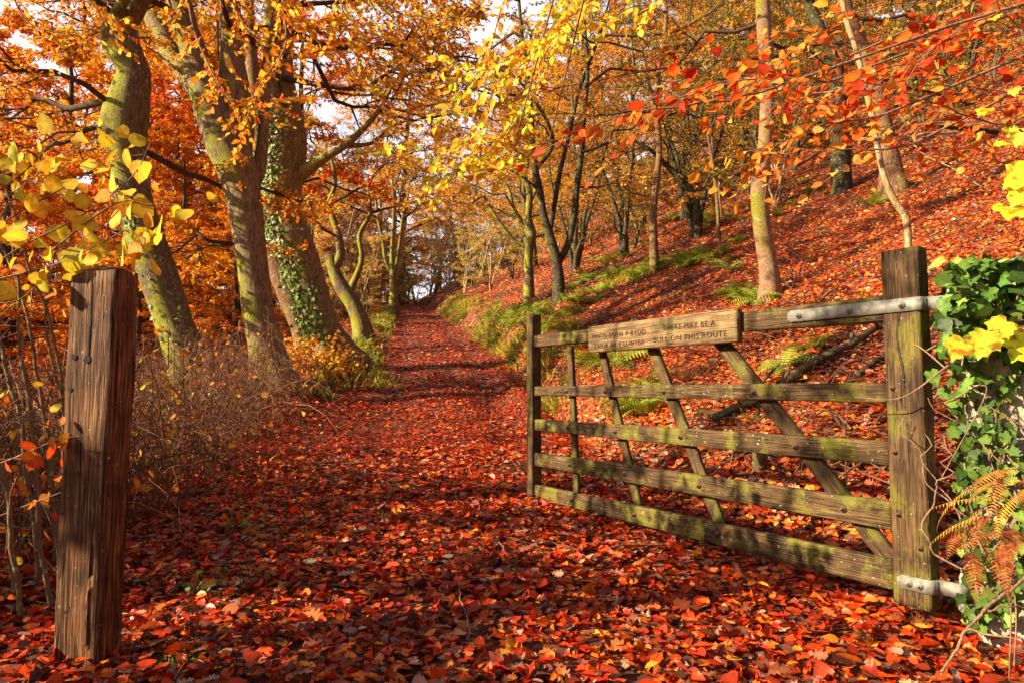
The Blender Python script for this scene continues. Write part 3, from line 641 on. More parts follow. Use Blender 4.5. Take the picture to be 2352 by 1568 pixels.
# T1: the leaning mossy trunk far left
def heroes():
    spec = []
    # --- tree 1
    e = empty('beech_tree', tuple(at(430, 810, 9.2))); e.location = (0, 0, 0)
    tag(e, 'leaning trunk with bright yellow moss on its bulges, leftmost of the big trunks', 'tree')
    mt, mb_, ml = MB(), Boughs(), MB()
    yy = 9.2
    P1 = hero_trunk(mt, [(445, 860), (410, 770), (372, 660), (340, 560), (310, 470), (296, 390), (292, 320), (290, 270), (300, 215), (308, 170), (292, 120), (283, 75), (290, 30)],
                    [84, 78, 80, 82, 78, 76, 92, 104, 84, 72, 74, 66, 48], yy, seed=1, bumpy=.09, mossside=(-1, -.35))
    hero_trunk(mt, [(290, 275), (258, 265), (240, 262)], [60, 40, 22], yy, k=14, n=14, seed=5, root=False)
    hero_trunk(mt, [(285, 130), (258, 108), (250, 78), (262, 40), (285, 0), (300, -60)], [60, 46, 34, 26, 24, 20], [yy, yy, yy - .1, yy - .1, yy - .3, yy - .5], k=14, n=24, seed=6, root=False)
    hero_trunk(mt, [(292, 60), (330, -10), (380, -90), (420, -200)], [46, 40, 34, 26], yy, k=14, n=20, seed=7, root=False)
    hd = [at(290, 230, yy), at(300, 330, yy), at(288, 60, yy), at(295, 0, yy), at(420, -200, yy)]
    limbs(mt, mb_, ml, [(hd[0], (-1, .5, .25), 3.2, .06), (hd[0], (-.8, -.5, .35), 3.0, .05), (hd[1], (-1, .1, .1), 2.6, .05), (hd[1], (.6, .8, .1), 2.4, .05), (hd[2], (-1, -.2, .3), 3.2, .06), (hd[2], (-.6, .9, .4), 3, .05),
                        (hd[3], (-.7, -.7, .5), 3, .05), (hd[4], (.5, -.3, .4), 3, .05), (hd[4], (-.8, .2, .7), 3.2, .05)], P_AMBER, .075, 9000, tw_r=.006, nsub=8, ntw=7)
    iv = MB(); ivy_on(iv, P1, np.full(60, .2), 260, .06, .9, -1.2, [(.16, .24, .05), (.3, .34, .12)], 0, .35)
    mt.build('trunk', M_BARK_MOSS, e, True); mb_.build('branches', M_TWIG, e); ml.build('crown', M_LEAF, e)
    ivy_plant(iv, P1[:24], .21, -1.2, 'small ivy climbing the foot of the leftmost leaning trunk')
    # --- tree 2
    e = empty('beech_tree'); tag(e, 'tall grey green trunk forking high into several stems, behind the bramble thicket', 'tree')
    mt, mb_, ml = MB(), Boughs(), MB(); yy = 10.3
    P2 = hero_trunk(mt, [(628, 900), (612, 810), (596, 730), (586, 660), (577, 590), (568, 510), (556, 440), (540, 380), (522, 330), (508, 280)], [86, 76, 70, 68, 70, 74, 80, 90, 100, 100], yy, seed=2, bumpy=.05, mossside=(-1, -.5), n=70)
    hero_trunk(mt, [(530, 350), (492, 270), (470, 200), (448, 130), (428, 70), (412, 10), (395, -70)], [70, 78, 74, 62, 58, 58, 52], yy, k=20, n=40, seed=3, root=False, bumpy=.04)
    hero_trunk(mt, [(535, 390), (545, 300), (540, 200), (532, 140), (528, 80), (524, 10), (520, -80)], [70, 76, 66, 60, 58, 56, 50], yy + .15, k=20, n=40, seed=4, root=False, bumpy=.04)
    hero_trunk(mt, [(480, 230), (430, 170), (395, 130), (372, 80), (345, 20), (330, -60)], [60, 52, 46, 44, 44, 40], [yy + .3, yy + .6, yy + .8, yy + 1, yy + 1.1, yy + 1.2], k=16, n=30, seed=8, root=False)
    hero_trunk(mt, [(555, 470), (590, 400), (604, 320), (606, 240), (615, 150), (640, 60), (655, -40)], [40, 34, 26, 26, 26, 26, 24], yy + .4, k=14, n=30, seed=9, root=False)
    t2 = [at(415, 30, yy), at(528, 60, yy), at(335, -20, yy + 1.2), at(570, 560, yy), at(640, 60, yy), at(400, -60, yy), at(520, -80, yy)]
    limbs(mt, mb_, ml, [(t2[3], (-.8, .5, .12), 2.6, .05), (t2[3], (-1, .1, -.02), 2.2, .035), (t2[2], (-.8, .6, .2), 3.5, .07), (t2[1], (.7, .6, .2), 3.5, .06), (t2[4], (1, .3, .15), 3.5, .05), (t2[4], (.8, -.7, .1), 3, .04), (t2[0], (-.3, -1, .15), 3, .05), (t2[0], (-.9, -.5, .2), 3.4, .05), (t2[1], (.3, -1, .1), 3, .05), (t2[5], (-.8, -.8, .2), 3, .05), (t2[6], (.9, -.6, .3), 3.4, .05)] + [(t2[6], (math.cos(k * 1.6 + 1), math.sin(k * 1.6 + 1), 1.0), 4.2, .08) for k in range(4)],  # closing group: unseen upper limbs added to shade the hillside
          P_AMBER, .078, 14500, tw_r=.006, nsub=8, ntw=7)
    mt.build('trunk', M_BARK_BEECH, e, True); mb_.build('branches', M_TWIG, e); ml.build('crown', M_LEAF, e)
    # --- tree 3 with ivy
    e = empty('beech_tree'); tag(e, 'massive mossy trunk clothed in pale ivy beside the left edge of the path', 'tree')
    mt, mb_, ml = MB(), Boughs(), MB(); yy = 13.2
    P3 = hero_trunk(mt, [(762, 850), (742, 780), (722, 710), (700, 640), (676, 570), (654, 510), (646, 450), (648, 380), (650, 310), (646, 260)], [108, 92, 86, 90, 92, 94, 92, 84, 76, 70], yy, seed=11, bumpy=.10, mossside=(-1, -.6), n=80, k=34)
    hero_trunk(mt, [(655, 420), (676, 340), (672, 280), (655, 200), (648, 120), (650, 40), (640, -60)], [74, 60, 52, 48, 50, 52, 46], yy + .2, k=18, n=40, seed=12, root=False)
    hero_trunk(mt, [(648, 300), (625, 220), (618, 140), (622, 60), (630, -40)], [46, 36, 32, 34, 32], yy - .1, k=16, n=30, seed=13, root=False)
    hero_trunk(mt, [(690, 400), (735, 370), (790, 335), (830, 300), (870, 255), (900, 200)], [36, 23, 18, 15, 11, 7], [yy, yy - .2, yy - .3, yy - .5, yy - .6, yy - .8], k=12, n=30, seed=14, root=False)
    hero_trunk(mt, [(790, 335), (850, 330), (900, 290), (950, 275)], [16, 10, 7, 4], [yy - .3, yy, yy + .3, yy + .5], k=8, n=20, seed=15, root=False)
    q = [at(652, 60, yy), at(622, 60, yy), at(870, 255, yy - .6), at(650, 180, yy), at(640, -40, yy)]
    limbs(mt, mb_, ml, [(q[0], (1, .2, .2), 4, .07), (q[0], (.8, .8, .1), 4, .06), (q[1], (-.3, -1, 0), 3, .05), (q[2], (1, .3, .2), 2.6, .03), (q[2], (.4, -.3, .6), 2.2, .03), (q[3], (1, -.4, .15), 3.8, .06), (q[4], (.9, .0, .35), 4.5, .06), (q[4], (.7, -.8, .2), 4, .06)] + [(q[4] + np.array([0, 0, .1 * k]), (math.cos(k * 1.3), math.sin(k * 1.3), .9), 5.0, .09) for k in range(6)],  # the ring at the top is above the frame, added to shade the slope
          P_GOLD, .085, 19000, tw_r=.006, nsub=8, ntw=7)
    mt.build('trunk', M_BARK_BEECH, e, True); mb_.build('branches', M_TWIG, e); ml.build('crown', M_LEAF, e)
    iv = MB(); ivy_on(iv, P3, np.linspace(.45, .36, 80), 5200, .058, .62, -2.7, [(.30, .40, .12), (.46, .54, .28), (.16, .26, .06), (.55, .60, .38)], .42, 1.0)
    ivy_on(iv, P3, np.linspace(.45, .40, 80), 420, .08, .4, -1.7, [(.12, .19, .04), (.2, .27, .07)], .02, .4)
    ivy_plant(iv, P3, .43, -2.2, 'pale glossy ivy climbing the massive mossy trunk beside the path')
    # --- reddish trunk behind tree 3
    e = empty('beech_tree'); tag(e, 'reddish brown trunk slanting between the forked trunk and the ivy covered one', 'tree')
    mt, mb_, ml = MB(), Boughs(), MB(); yy = 16
    hero_trunk(mt, [(716, 800), (690, 740), (660, 670), (628, 590), (606, 500), (600, 400), (590, 280), (580, 150), (570, 0)], [60, 52, 50, 44, 40, 36, 32, 28, 24], yy, seed=21, bumpy=.06)
    q = [at(600, 400, yy), at(590, 250, yy), at(575, 60, yy)]
    limbs(mt, mb_, ml, [(q[0], (.9, .5, .3), 3, .05), (q[1], (-.9, .5, .3), 3.4, .05), (q[2], (.7, .7, .4), 4, .05), (q[2], (-.9, .3, .4), 4, .05)], P_RED, .09, 4200, tw_r=.006)
    mt.build('trunk', M_BARK_RED, e, True); mb_.build('branches', M_TWIG, e); ml.build('crown', M_LEAF, e)
    # --- crooked tree 4
    e = empty('oak_tree'); tag(e, 'dark crooked tree with a snaking mossy trunk right of the ivy covered one', 'tree')
    mt, mb_, ml = MB(), Boughs(), MB(); yy = 17.5
    hero_trunk(mt, [(838, 780), (828, 740), (812, 700), (788, 665), (770, 630), (760, 600), (745, 592)], [40, 38, 36, 34, 30, 26, 20], yy, seed=31, n=40, k=18, bumpy=.08)
    hero_trunk(mt, [(768, 615), (782, 588), (778, 545), (766, 505), (756, 470), (770, 420), (760, 360)], [26, 22, 18, 16, 13, 10, 7], yy, seed=32, n=30, k=12, root=False)
    hero_trunk(mt, [(800, 680), (830, 600), (826, 540), (850, 490), (845, 430)], [20, 13, 11, 9, 6], yy + .6, seed=33, n=30, k=10, root=False)
    q = [at(778, 545, yy), at(756, 470, yy), at(850, 490, yy + .6), at(845, 440, yy + .6)]
    limbs(mt, mb_, ml, [(q[0], (-.5, -.4, .5), 1.8, .035), (q[1], (.8, .2, .5), 2.4, .04), (q[1], (-.5, .6, .6), 2.2, .04), (q[2], (.9, .2, .4), 2.4, .04), (q[3], (-.3, .2, 1), 2.4, .04), (q[3], (.9, -.4, .4), 2.2, .03)], P_GOLD, .085, 2200, tw_r=.006)
    mt.build('trunk', M_BARK_MOSS, e, True); mb_.build('branches', M_TWIG, e); ml.build('crown', M_LEAF, e)
    # --- fork by the far path
    e = empty('beech_tree'); tag(e, 'slender fork of green mossy stems standing left of the far end of the path', 'tree')
    mt, mb_, ml = MB(), Boughs(), MB(); yy = 34
    hero_trunk(mt, [(905, 690), (903, 650), (902, 625), (900, 590), (902, 540), (905, 480), (900, 400)], [22, 16, 15, 10, 9, 8, 6], yy, seed=41, n=30, k=10, bumpy=.04)
    hero_trunk(mt, [(902, 630), (912, 600), (918, 560), (925, 500), (940, 440)], [12, 9, 8, 7, 5], yy, seed=42, n=24, k=8, root=False)
    hero_trunk(mt, [(902, 630), (886, 600), (880, 560), (868, 500), (860, 430)], [12, 9, 8, 7, 5], yy, seed=43, n=24, k=8, root=False)
    q = [at(905, 480, yy), at(925, 500, yy), at(868, 500, yy)]
    limbs(mt, mb_, ml, [(q[0], (.2, .3, 1), 5, .07), (q[1], (.9, .2, .6), 5, .06), (q[2], (-.9, .2, .6), 5, .06), (q[1], (.6, -.6, .4), 4, .05), (q[2], (-.5, -.8, .4), 4, .05), (q[0], (-.2, -.9, .5), 4, .05)], P_RUST, .13, 3600, tw_r=.012)
    mt.build('trunk', M_BARK_MOSS, e, True); mb_.build('branches', M_TWIG, e); ml.build('crown', M_LEAF, e)
    # --- right bank trees: (name, label, stems, depth, bark, palette, limbs)
    def rt(name, label, stems, yy, bark, palette, nl, ls, lm, tw=M_TWIG, k=16):
        e = empty(name); tag(e, label, 'tree'); mt, mb_, ml = MB(), Boughs(), MB()
        for j, (pts, ws) in enumerate(stems):
            hero_trunk(mt, pts, ws, yy + .12 * j, seed=len(label) + j, n=44, k=k, bumpy=.06, root=(j == 0), flare=.35)
        if lm: limbs(mt, mb_, ml, [(at(p[0], p[1], yy), d, L, r) for (p, d, L, r) in lm], palette, ls, nl, tw_r=.005, droop=.05)
        mt.build('trunk', bark, e, True)
        if lm: mb_.build('branches', tw, e)
        if nl: ml.build('crown', M_LEAF, e)
        return e
    b1 = hit(1285, 640); y1 = float(np.clip(b1[1], 12.5, 17))
    rt('hazel_tree', 'dark many stemmed tree with a mossy foot at the edge of the right bank', [
        ([(1285, 648), (1278, 600), (1268, 560), (1250, 500), (1240, 440), (1228, 380), (1222, 300), (1215, 200), (1200, 90), (1190, -20)], [26, 24, 22, 18, 16, 14, 12, 10, 9, 7]),
        ([(1280, 610), (1305, 560), (1318, 500), (1325, 430), (1335, 350), (1340, 270), (1350, 160), (1340, 40)], [16, 16, 16, 15, 14, 12, 10, 8]),
        ([(1262, 540), (1275, 460), (1290, 380), (1310, 300), (1330, 210), (1370, 100), (1400, 0)], [12, 12, 10, 9, 8, 7, 5]),
        ([(1240, 450), (1228, 400), (1270, 330), (1240, 250), (1170, 170), (1060, 140), (960, 100)], [11, 10, 8, 8, 7, 6, 4])], y1, M_BARK_DARK, P_RUST, 8000, .085,
        [((1228, 370), (-1, .2, .5), 3, .04), ((1215, 220), (-1, .1, .35), 4, .04), ((1335, 350), (.9, .5, .5), 3, .04), ((1330, 430), (1, .1, .2), 2.6, .03), ((1345, 200), (.9, -.2, .4), 4, .04), ((1240, 250), (-.9, -.2, .6), 3.4, .04), ((1200, 90), (-.9, .5, .3), 4, .04), ((1350, 160), (.2, .9, .6), 3, .04), ((1300, 330), (-.7, .6, .7), 3, .03), ((1240, 440), (-.8, -.2, .3), 2.5, .03), ((1375, 80), (1, -.3, .3), 4, .04), ((1190, 0), (-.9, -.4, .2), 4, .04)])
    b2 = hit(1215, 615); y2 = y1 + 3
    rt('hawthorn_tree', 'low tangled tree with outreaching mossy branches left of the many stemmed one', [
        ([(1215, 625), (1214, 590), (1220, 540), (1212, 500), (1216, 440), (1190, 380)], [22, 20, 24, 20, 14, 8]),
        ([(1214, 570), (1180, 550), (1140, 500), (1110, 450), (1070, 420)], [12, 9, 8, 6, 4]),
        ([(1216, 540), (1180, 480), (1165, 430), (1120, 390), (1080, 370)], [14, 10, 8, 6, 4]),
        ([(1222, 560), (1215, 480), (1235, 420), (1225, 340)], [12, 10, 8, 5])], y2, M_BARK_MOSS, P_RUST, 2400, .08,
        [((1180, 480), (-1, -.2, .4), 2.4, .03), ((1120, 390), (-1, .2, .3), 2.4, .03), ((1110, 450), (-.9, .3, .1), 2, .03), ((1225, 340), (-.2, .5, 1), 2.4, .03), ((1212, 500), (.7, .4, .6), 2.5, .03)])
    b3 = hit(1502, 552); y3 = min(float(b3[1]), 16)
    rt('sycamore_tree', 'slender brown trunk rising alone midway up the hillside', [
        ([(1502, 556), (1500, 500), (1506, 430), (1514, 360), (1512, 300), (1505, 250), (1512, 170), (1524, 100), (1530, 30), (1520, -50)], [18, 17, 15, 14, 13, 13, 11, 10, 9, 8]),
        ([(1508, 250), (1490, 190), (1478, 130), (1462, 60), (1450, -20)], [10, 8, 7, 6, 5])], y3, M_BARK_RED, P_OLIVE, 3600, .08,
        [((1512, 280), (1, .3, .3), 2.8, .03), ((1506, 260), (-1, .2, .3), 3, .03), ((1520, 120), (.9, -.3, .4), 3, .03), ((1478, 120), (-.9, -.2, .3), 3, .03), ((1512, 360), (.8, .5, -.2), 2.6, .025), ((1528, 40), (-.6, .8, .3), 3, .03)])
    b4 = hit(1767, 690); y4 = float(b4[1])
    rt('beech_tree', 'sunlit reddish grey trunk with yellow moss at its foot, behind the top of the gate', [
        ([(1768, 700), (1768, 640), (1757, 570), (1748, 500), (1745, 420), (1757, 340), (1762, 260), (1766, 180), (1758, 110), (1754, 50), (1750, -60)], [44, 40, 38, 40, 40, 35, 34, 33, 34, 33, 32])], y4, M_BARK_PALE2, P_RED, 900, .08,
        [((1757, 50), (1, .4, .2), 3, .03), ((1757, 50), (-1, .3, .1), 2.6, .03), ((1762, 160), (.9, .6, .3), 2.2, .02), ((1752, -40), (-.8, -.6, .3), 3, .03)], k=24)
    rt('hazel_tree', 'pale cream sapling stem curving up behind the tall hanging stile', [
        ([(2084, 590), (2086, 545), (2080, 500), (2055, 462), (2032, 410), (2016, 340), (2004, 270), (1990, 210), (1968, 120), (1945, 50), (1930, -20)], [13, 14, 16, 15, 13, 13, 13, 14, 12, 12, 12])], 5.0, M_BARK_PALE, P_RED, 60, .08,
        [((2016, 340), (.8, .2, .15), .9, .014), ((1990, 210), (-.7, .4, .2), .8, .012)], tw=M_TWIG_PALE, k=12)
    b5 = hit(2052, 420); y5 = float(b5[1])
    rt('beech_tree', 'thick shaded trunk high on the slope behind the cream sapling', [
        ([(2055, 440), (2045, 380), (2035, 320), (2010, 200), (1985, 120), (1950, 40), (1925, -60)], [58, 46, 40, 36, 32, 30, 28])], min(y5, 12), M_BARK_RED, P_OLIVE, 1200, .08,
        [((1985, 120), (-1, .3, .2), 3, .04), ((1950, 40), (1, .3, .3), 3, .04), ((2010, 200), (.9, .4, .2), 3, .04)])
    for (pts, yv, lb) in [([(1905, 110), (1885, 60), (1850, -20)], 15, None)]: pass
    rt('hazel_tree', 'clump of thin brown stems with ferns at its foot, left of the sunlit trunk', [
        ([(1650, 505), (1645, 440), (1635, 360), (1622, 300), (1600, 250)], [8, 8, 7, 6, 5]), ([(1652, 500), (1640, 400), (1636, 300), (1640, 200)], [7, 7, 6, 5]), ([(1658, 500), (1652, 440), (1655, 400)], [6, 6, 4])],
        min(float(hit(1650, 505)[1]), 16), M_BARK_RED, P_RUST, 500, .07, [((1635, 300), (.6, .2, .8), 1.6, .015), ((1622, 300), (-.8, .2, .6), 1.6, .015), ((1640, 220), (.9, -.2, .5), 1.8, .015)], k=8)
    rt('oak_tree', 'dark trunk leaning steeply left in the shade of the hillside', [
        ([(1600, 452), (1570, 420), (1535, 385), (1500, 350), (1450, 320)], [20, 15, 13, 10, 7])], 18, M_BARK_DARK, P_RUST, 700, .08, [((1500, 350), (-1, .2, .1), 3, .03), ((1535, 385), (-.4, .4, .9), 3, .03)], k=10)
    rt('oak_tree', 'dark trunk slanting up at the top edge between the two sunlit trunks', [
        ([(1925, 170), (1900, 110), (1880, 60), (1855, 0), (1830, -60)], [34, 28, 26, 24, 22])], 15, M_BARK_DARK, P_OLIVE, 900, .08, [((1880, 60), (-1, .2, .2), 3, .04), ((1855, 0), (1, .3, .3), 3, .04)], k=12)
M_BARK_PALE2 = barkmat('reddish_beech_bark', (.34, .19, .11), (.16, .09, .06), (.32, .30, .02), .9, .8, .8, 3.2, (.44, .30, .19), .48)  # reddish beech bark with fine horizontal banding
heroes()
# ------------------------------------------------------------------ overhanging boughs in front
def boughs(name, label, trunk_pts, trunk_r, twigs, palette, size, tmpl, dens, nside=9, side_len=.28, mat=M_LEAF, twm=M_TWIG_PALE, bark=M_BARK, r_main=.006, spread=.5, upn=.8, cat='tree'):
    """a tree whose trunk stands outside the frame and whose boughs reach into it"""
    e = empty(name); tag(e, label, cat)
    mt = MB(); Pt = resample(np.array(trunk_pts), 24); tubes(mt, Pt, np.linspace(trunk_r, trunk_r * .4, 24), 14, (.5, .5, .5)); 
    mbn, ml = Boughs(), MB(); cols = []
    for tw in twigs:
        pts, ln = tw[0], tw[1]; pl_ = tw[2] if len(tw) > 2 else palette
        W = [np.array(p) if len(p) == 3 and isinstance(p, tuple) and p[0] == 'w' else p for p in pts]
        Q = resample(np.array([at(*p) for p in pts]), 22)
        Q = np.vstack([Q]); Q[1:] += np.cumsum(rng.normal(0, .008, (21, 3)), 0)
        j = np.argmin(np.linalg.norm(Pt - Q[0], axis=1)); C = resample(np.array([Pt[j], (Pt[j] + Q[0]) / 2 + np.array([0, 0, .25]), Q[0]]), 8)
        cur = MB(); mbn.append(cur); TW = []; tubes(cur, C, np.linspace(r_main * 2.2, r_main, 8), 6); tubes(cur, Q, np.linspace(r_main, r_main * .25, 22), 6)
        d = np.gradient(Q, axis=0)
        ns = int(nside * ln)
        for k in range(ns):
            u = (k + rng.uniform(0, .9)) / ns; i = min(20, int(u * 21)); q = Q[i]; t = norm(d[i]); sg = 1 if k % 2 else -1
            sd = norm(np.cross(t, np.array([0, 0, 1.]))) * sg
            L = side_len * (1.15 - .7 * u) * rng.uniform(.6, 1.25); dv = norm(t * .8 + sd * rng.uniform(.3, .9) + np.array([0, 0, rng.normal(0, .25)]))
            s = np.stack([q, q + dv * L * .35 + rng.normal(0, .02, 3) * L, q + dv * L * .7 + rng.normal(0, .04, 3) * L, q + dv * L - np.array([0, 0, .12 * L])]); TW.append(s)
            m = max(2, int(dens * L)); uu = np.linspace(.12, 1, m); pp = np.stack([np.interp(uu, [0, .35, .7, 1], s[:, c]) for c in range(3)], -1)
            alt = np.where(np.arange(m) % 2 == 0, 1, -1)[:, None]; s2 = norm(np.cross(dv, np.array([0, 0, 1.])))
            A = norm(dv * .8 + s2 * alt * .7 + rng.normal(0, .3, (m, 3)) + np.array([0, 0, -.25])); Nn = norm(np.array([0, 0, upn]) + np.array([-.3, -.5, 0]) * (1 - upn) * 2 + rng.normal(0, spread, (m, 3)))
            leaves(ml, pp, A, Nn, size * rng.uniform(.6, 1.15, m), pal(*pl_, m, .25), [BEECH, BEECH_CURL, BEECH_ROLL][k % 3], .2, .7, True)
        TW = np.array(TW); tubes(cur, TW, np.tile(np.array([1, .8, .6, .4]) * r_main * .38, (len(TW), 1)), 4)
    mt.build('trunk', bark, e, True); mbn.build('branches', twm, e); ml.build('crown', mat, e)
    return e
P_REDL = ([(.74, .10, .012), (.80, .20, .02), (.62, .05, .012), (.84, .34, .05)], [30, 28, 20, 14])
P_ORL = ([(.84, .30, .03), (.86, .42, .08), (.78, .16, .02)], [30, 24, 20])
boughs('beech_tree', 'beech outside the right edge whose twigs of red leaves hang in front of the hill', [(5.2, 3.4, float(G(5.2, 3.4)) - .2), (4.9, 3.5, 2.4), (4.6, 3.7, 3.6), (4.5, 3.9, 4.6)], .14, [
    ([(2440, 330, 3.6), (2240, 270, 3.5), (2080, 215, 3.4), (1900, 190, 3.3), (1740, 215, 3.2)], 2.2),
    ([(2440, 180, 3.3), (2280, 60, 3.3), (2150, 110, 3.3), (2040, 190, 3.3), (1930, 260, 3.3)], 2.4),
    ([(2440, 230, 4.0), (2250, 190, 3.9), (2080, 150, 3.8), (1920, 200, 3.7), (1800, 250, 3.6)], 2.2),
    ([(2440, 120, 3.8), (2300, 40, 3.8), (2200, 60, 3.7), (2080, 130, 3.6)], 2.2),
    ([(2440, 400, 3.8), (2300, 380, 3.8), (2180, 400, 3.7), (2060, 420, 3.7)], .8, P_ORL),
    ([(2440, -20, 4.6), (2250, 0, 4.6), (2050, 20, 4.6), (1880, 60, 4.6), (1700, 140, 4.6)], 1.6, P_ORL),
    ([(1950, 130, 3.9), (1850, 110, 3.9), (1750, 160, 3.8), (1640, 240, 3.8)], 1.6, P_ORL),
    ([(2440, 60, 4.2), (2250, 80, 4.1), (2100, 90, 4.0), (1980, 160, 4.0)], 2),
    ([(1900, 190, 3.3), (1740, 180, 3.2), (1600, 205, 3.1), (1480, 225, 3.05)], 1.8, P_REDL),
    ([(1740, 215, 3.2), (1600, 240, 3.1), (1420, 270, 3.0), (1265, 322, 2.95)], .9, P_REDL),
    ([(2040, 260, 3.3), (1880, 290, 3.3), (1780, 320, 3.2), (1700, 370, 3.2)], 1.4, P_ORL),
    ([(2100, 330, 3.6), (1950, 350, 3.6), (1830, 350, 3.5), (1720, 300, 3.5)], 1.2, P_ORL),
    ([(2440, 330, 4.4), (2300, 250, 4.4), (2150, 260, 4.3), (2000, 330, 4.3)], 1.3, P_ORL)],
    P_REDL, .07, BEECH, 16, nside=9, side_len=.46, upn=.35, spread=.7)
boughs('beech_tree', 'beech behind the camera whose yellow green leaved twigs hang above the path', [(2.2, -2.5, -.2), (2.0, -2.0, 2.4), (1.4, -.6, 4.0), (1.0, 1.5, 4.6)], .16, [
    ([(1420, -60, 4.6), (1340, 20, 4.6), (1240, 110, 4.5), (1130, 150, 4.4), (1010, 130, 4.3)], 2.4),
    ([(1350, -50, 4.6), (1280, 60, 4.6), (1190, 160, 4.5), (1080, 220, 4.4), (985, 280, 4.3)], 1.6),
    ([(1180, -60, 5.2), (1130, 120, 5.2), (1140, 220, 5.1), (1080, 300, 5.0), (960, 330, 4.9), (900, 330, 4.8)], 2.2),
    ([(1300, -50, 5.4), (1250, 150, 5.3), (1180, 300, 5.2), (1080, 380, 5.1), (985, 420, 5.0)], 2.2),
    ([(1190, 300, 5.2), (1130, 340, 5.2), (1050, 400, 5.1), (975, 470, 5.0)], 1.0),
    ([(1260, 330, 5.2), (1200, 360, 5.2), (1140, 370, 5.1), (1060, 350, 5.0)], 1.2),
    ([(1600, -60, 5.0), (1480, 20, 5.0), (1360, 60, 4.9), (1240, 50, 4.8)], 1.8)],
    ([(.80, .62, .05), (.66, .66, .06), (.86, .56, .05), (.80, .36, .03)], [24, 16, 24, 18]), .078, BEECH, 26, nside=9, side_len=.46, upn=.3, spread=.7)
boughs('beech_tree', 'beech outside the left edge whose orange leaved twigs cross the big trunks', [(-6.5, 2.5, float(G(-6.5, 2.5)) - .3), (-6.3, 3.0, 2.4), (-5.5, 3.6, 4.6), (-4.0, 4.6, 5.4)], .17, [
    ([(560, -80, 6.6), (640, 10, 6.6), (720, 70, 6.5), (830, 60, 6.4), (960, 100, 6.3)], 3.0),
    ([(480, -80, 6.4), (560, 40, 6.3), (640, 140, 6.2), (760, 110, 6.2), (880, 150, 6.2)], 2.6),
    ([(420, -60, 6.2), (470, 140, 6.1), (530, 230, 6.0), (620, 240, 6.0), (700, 200, 6.0)], 2.2),
    ([(640, -60, 6.0), (650, 100, 6.0), (600, 200, 5.9), (560, 290, 5.9), (520, 300, 5.8)], 2.2),
    ([(760, -80, 6.6), (800, 60, 6.5), (860, 190, 6.4), (920, 280, 6.4)], 2.0, P_GOLD),
    ([(700, -80, 7.0), (860, 0, 7.0), (1000, 40, 7.0), (1120, 30, 7.0)], 2.4, P_GOLD),
    ([(500, -80, 6.0), (520, 60, 6.0), (505, 180, 5.9), (480, 215, 5.9)], 1.0),
    ([(120, -80, 6.4), (210, 0, 6.4), (300, 60, 6.4), (420, 50, 6.3)], 2.0),
    ([(0, -80, 6.0), (60, 40, 6.0), (160, 80, 6.0), (280, 90, 6.0)], 1.0)],
    P_AMBER, .072, BEECH, 30, nside=9, side_len=.5, r_main=.011, upn=.45)
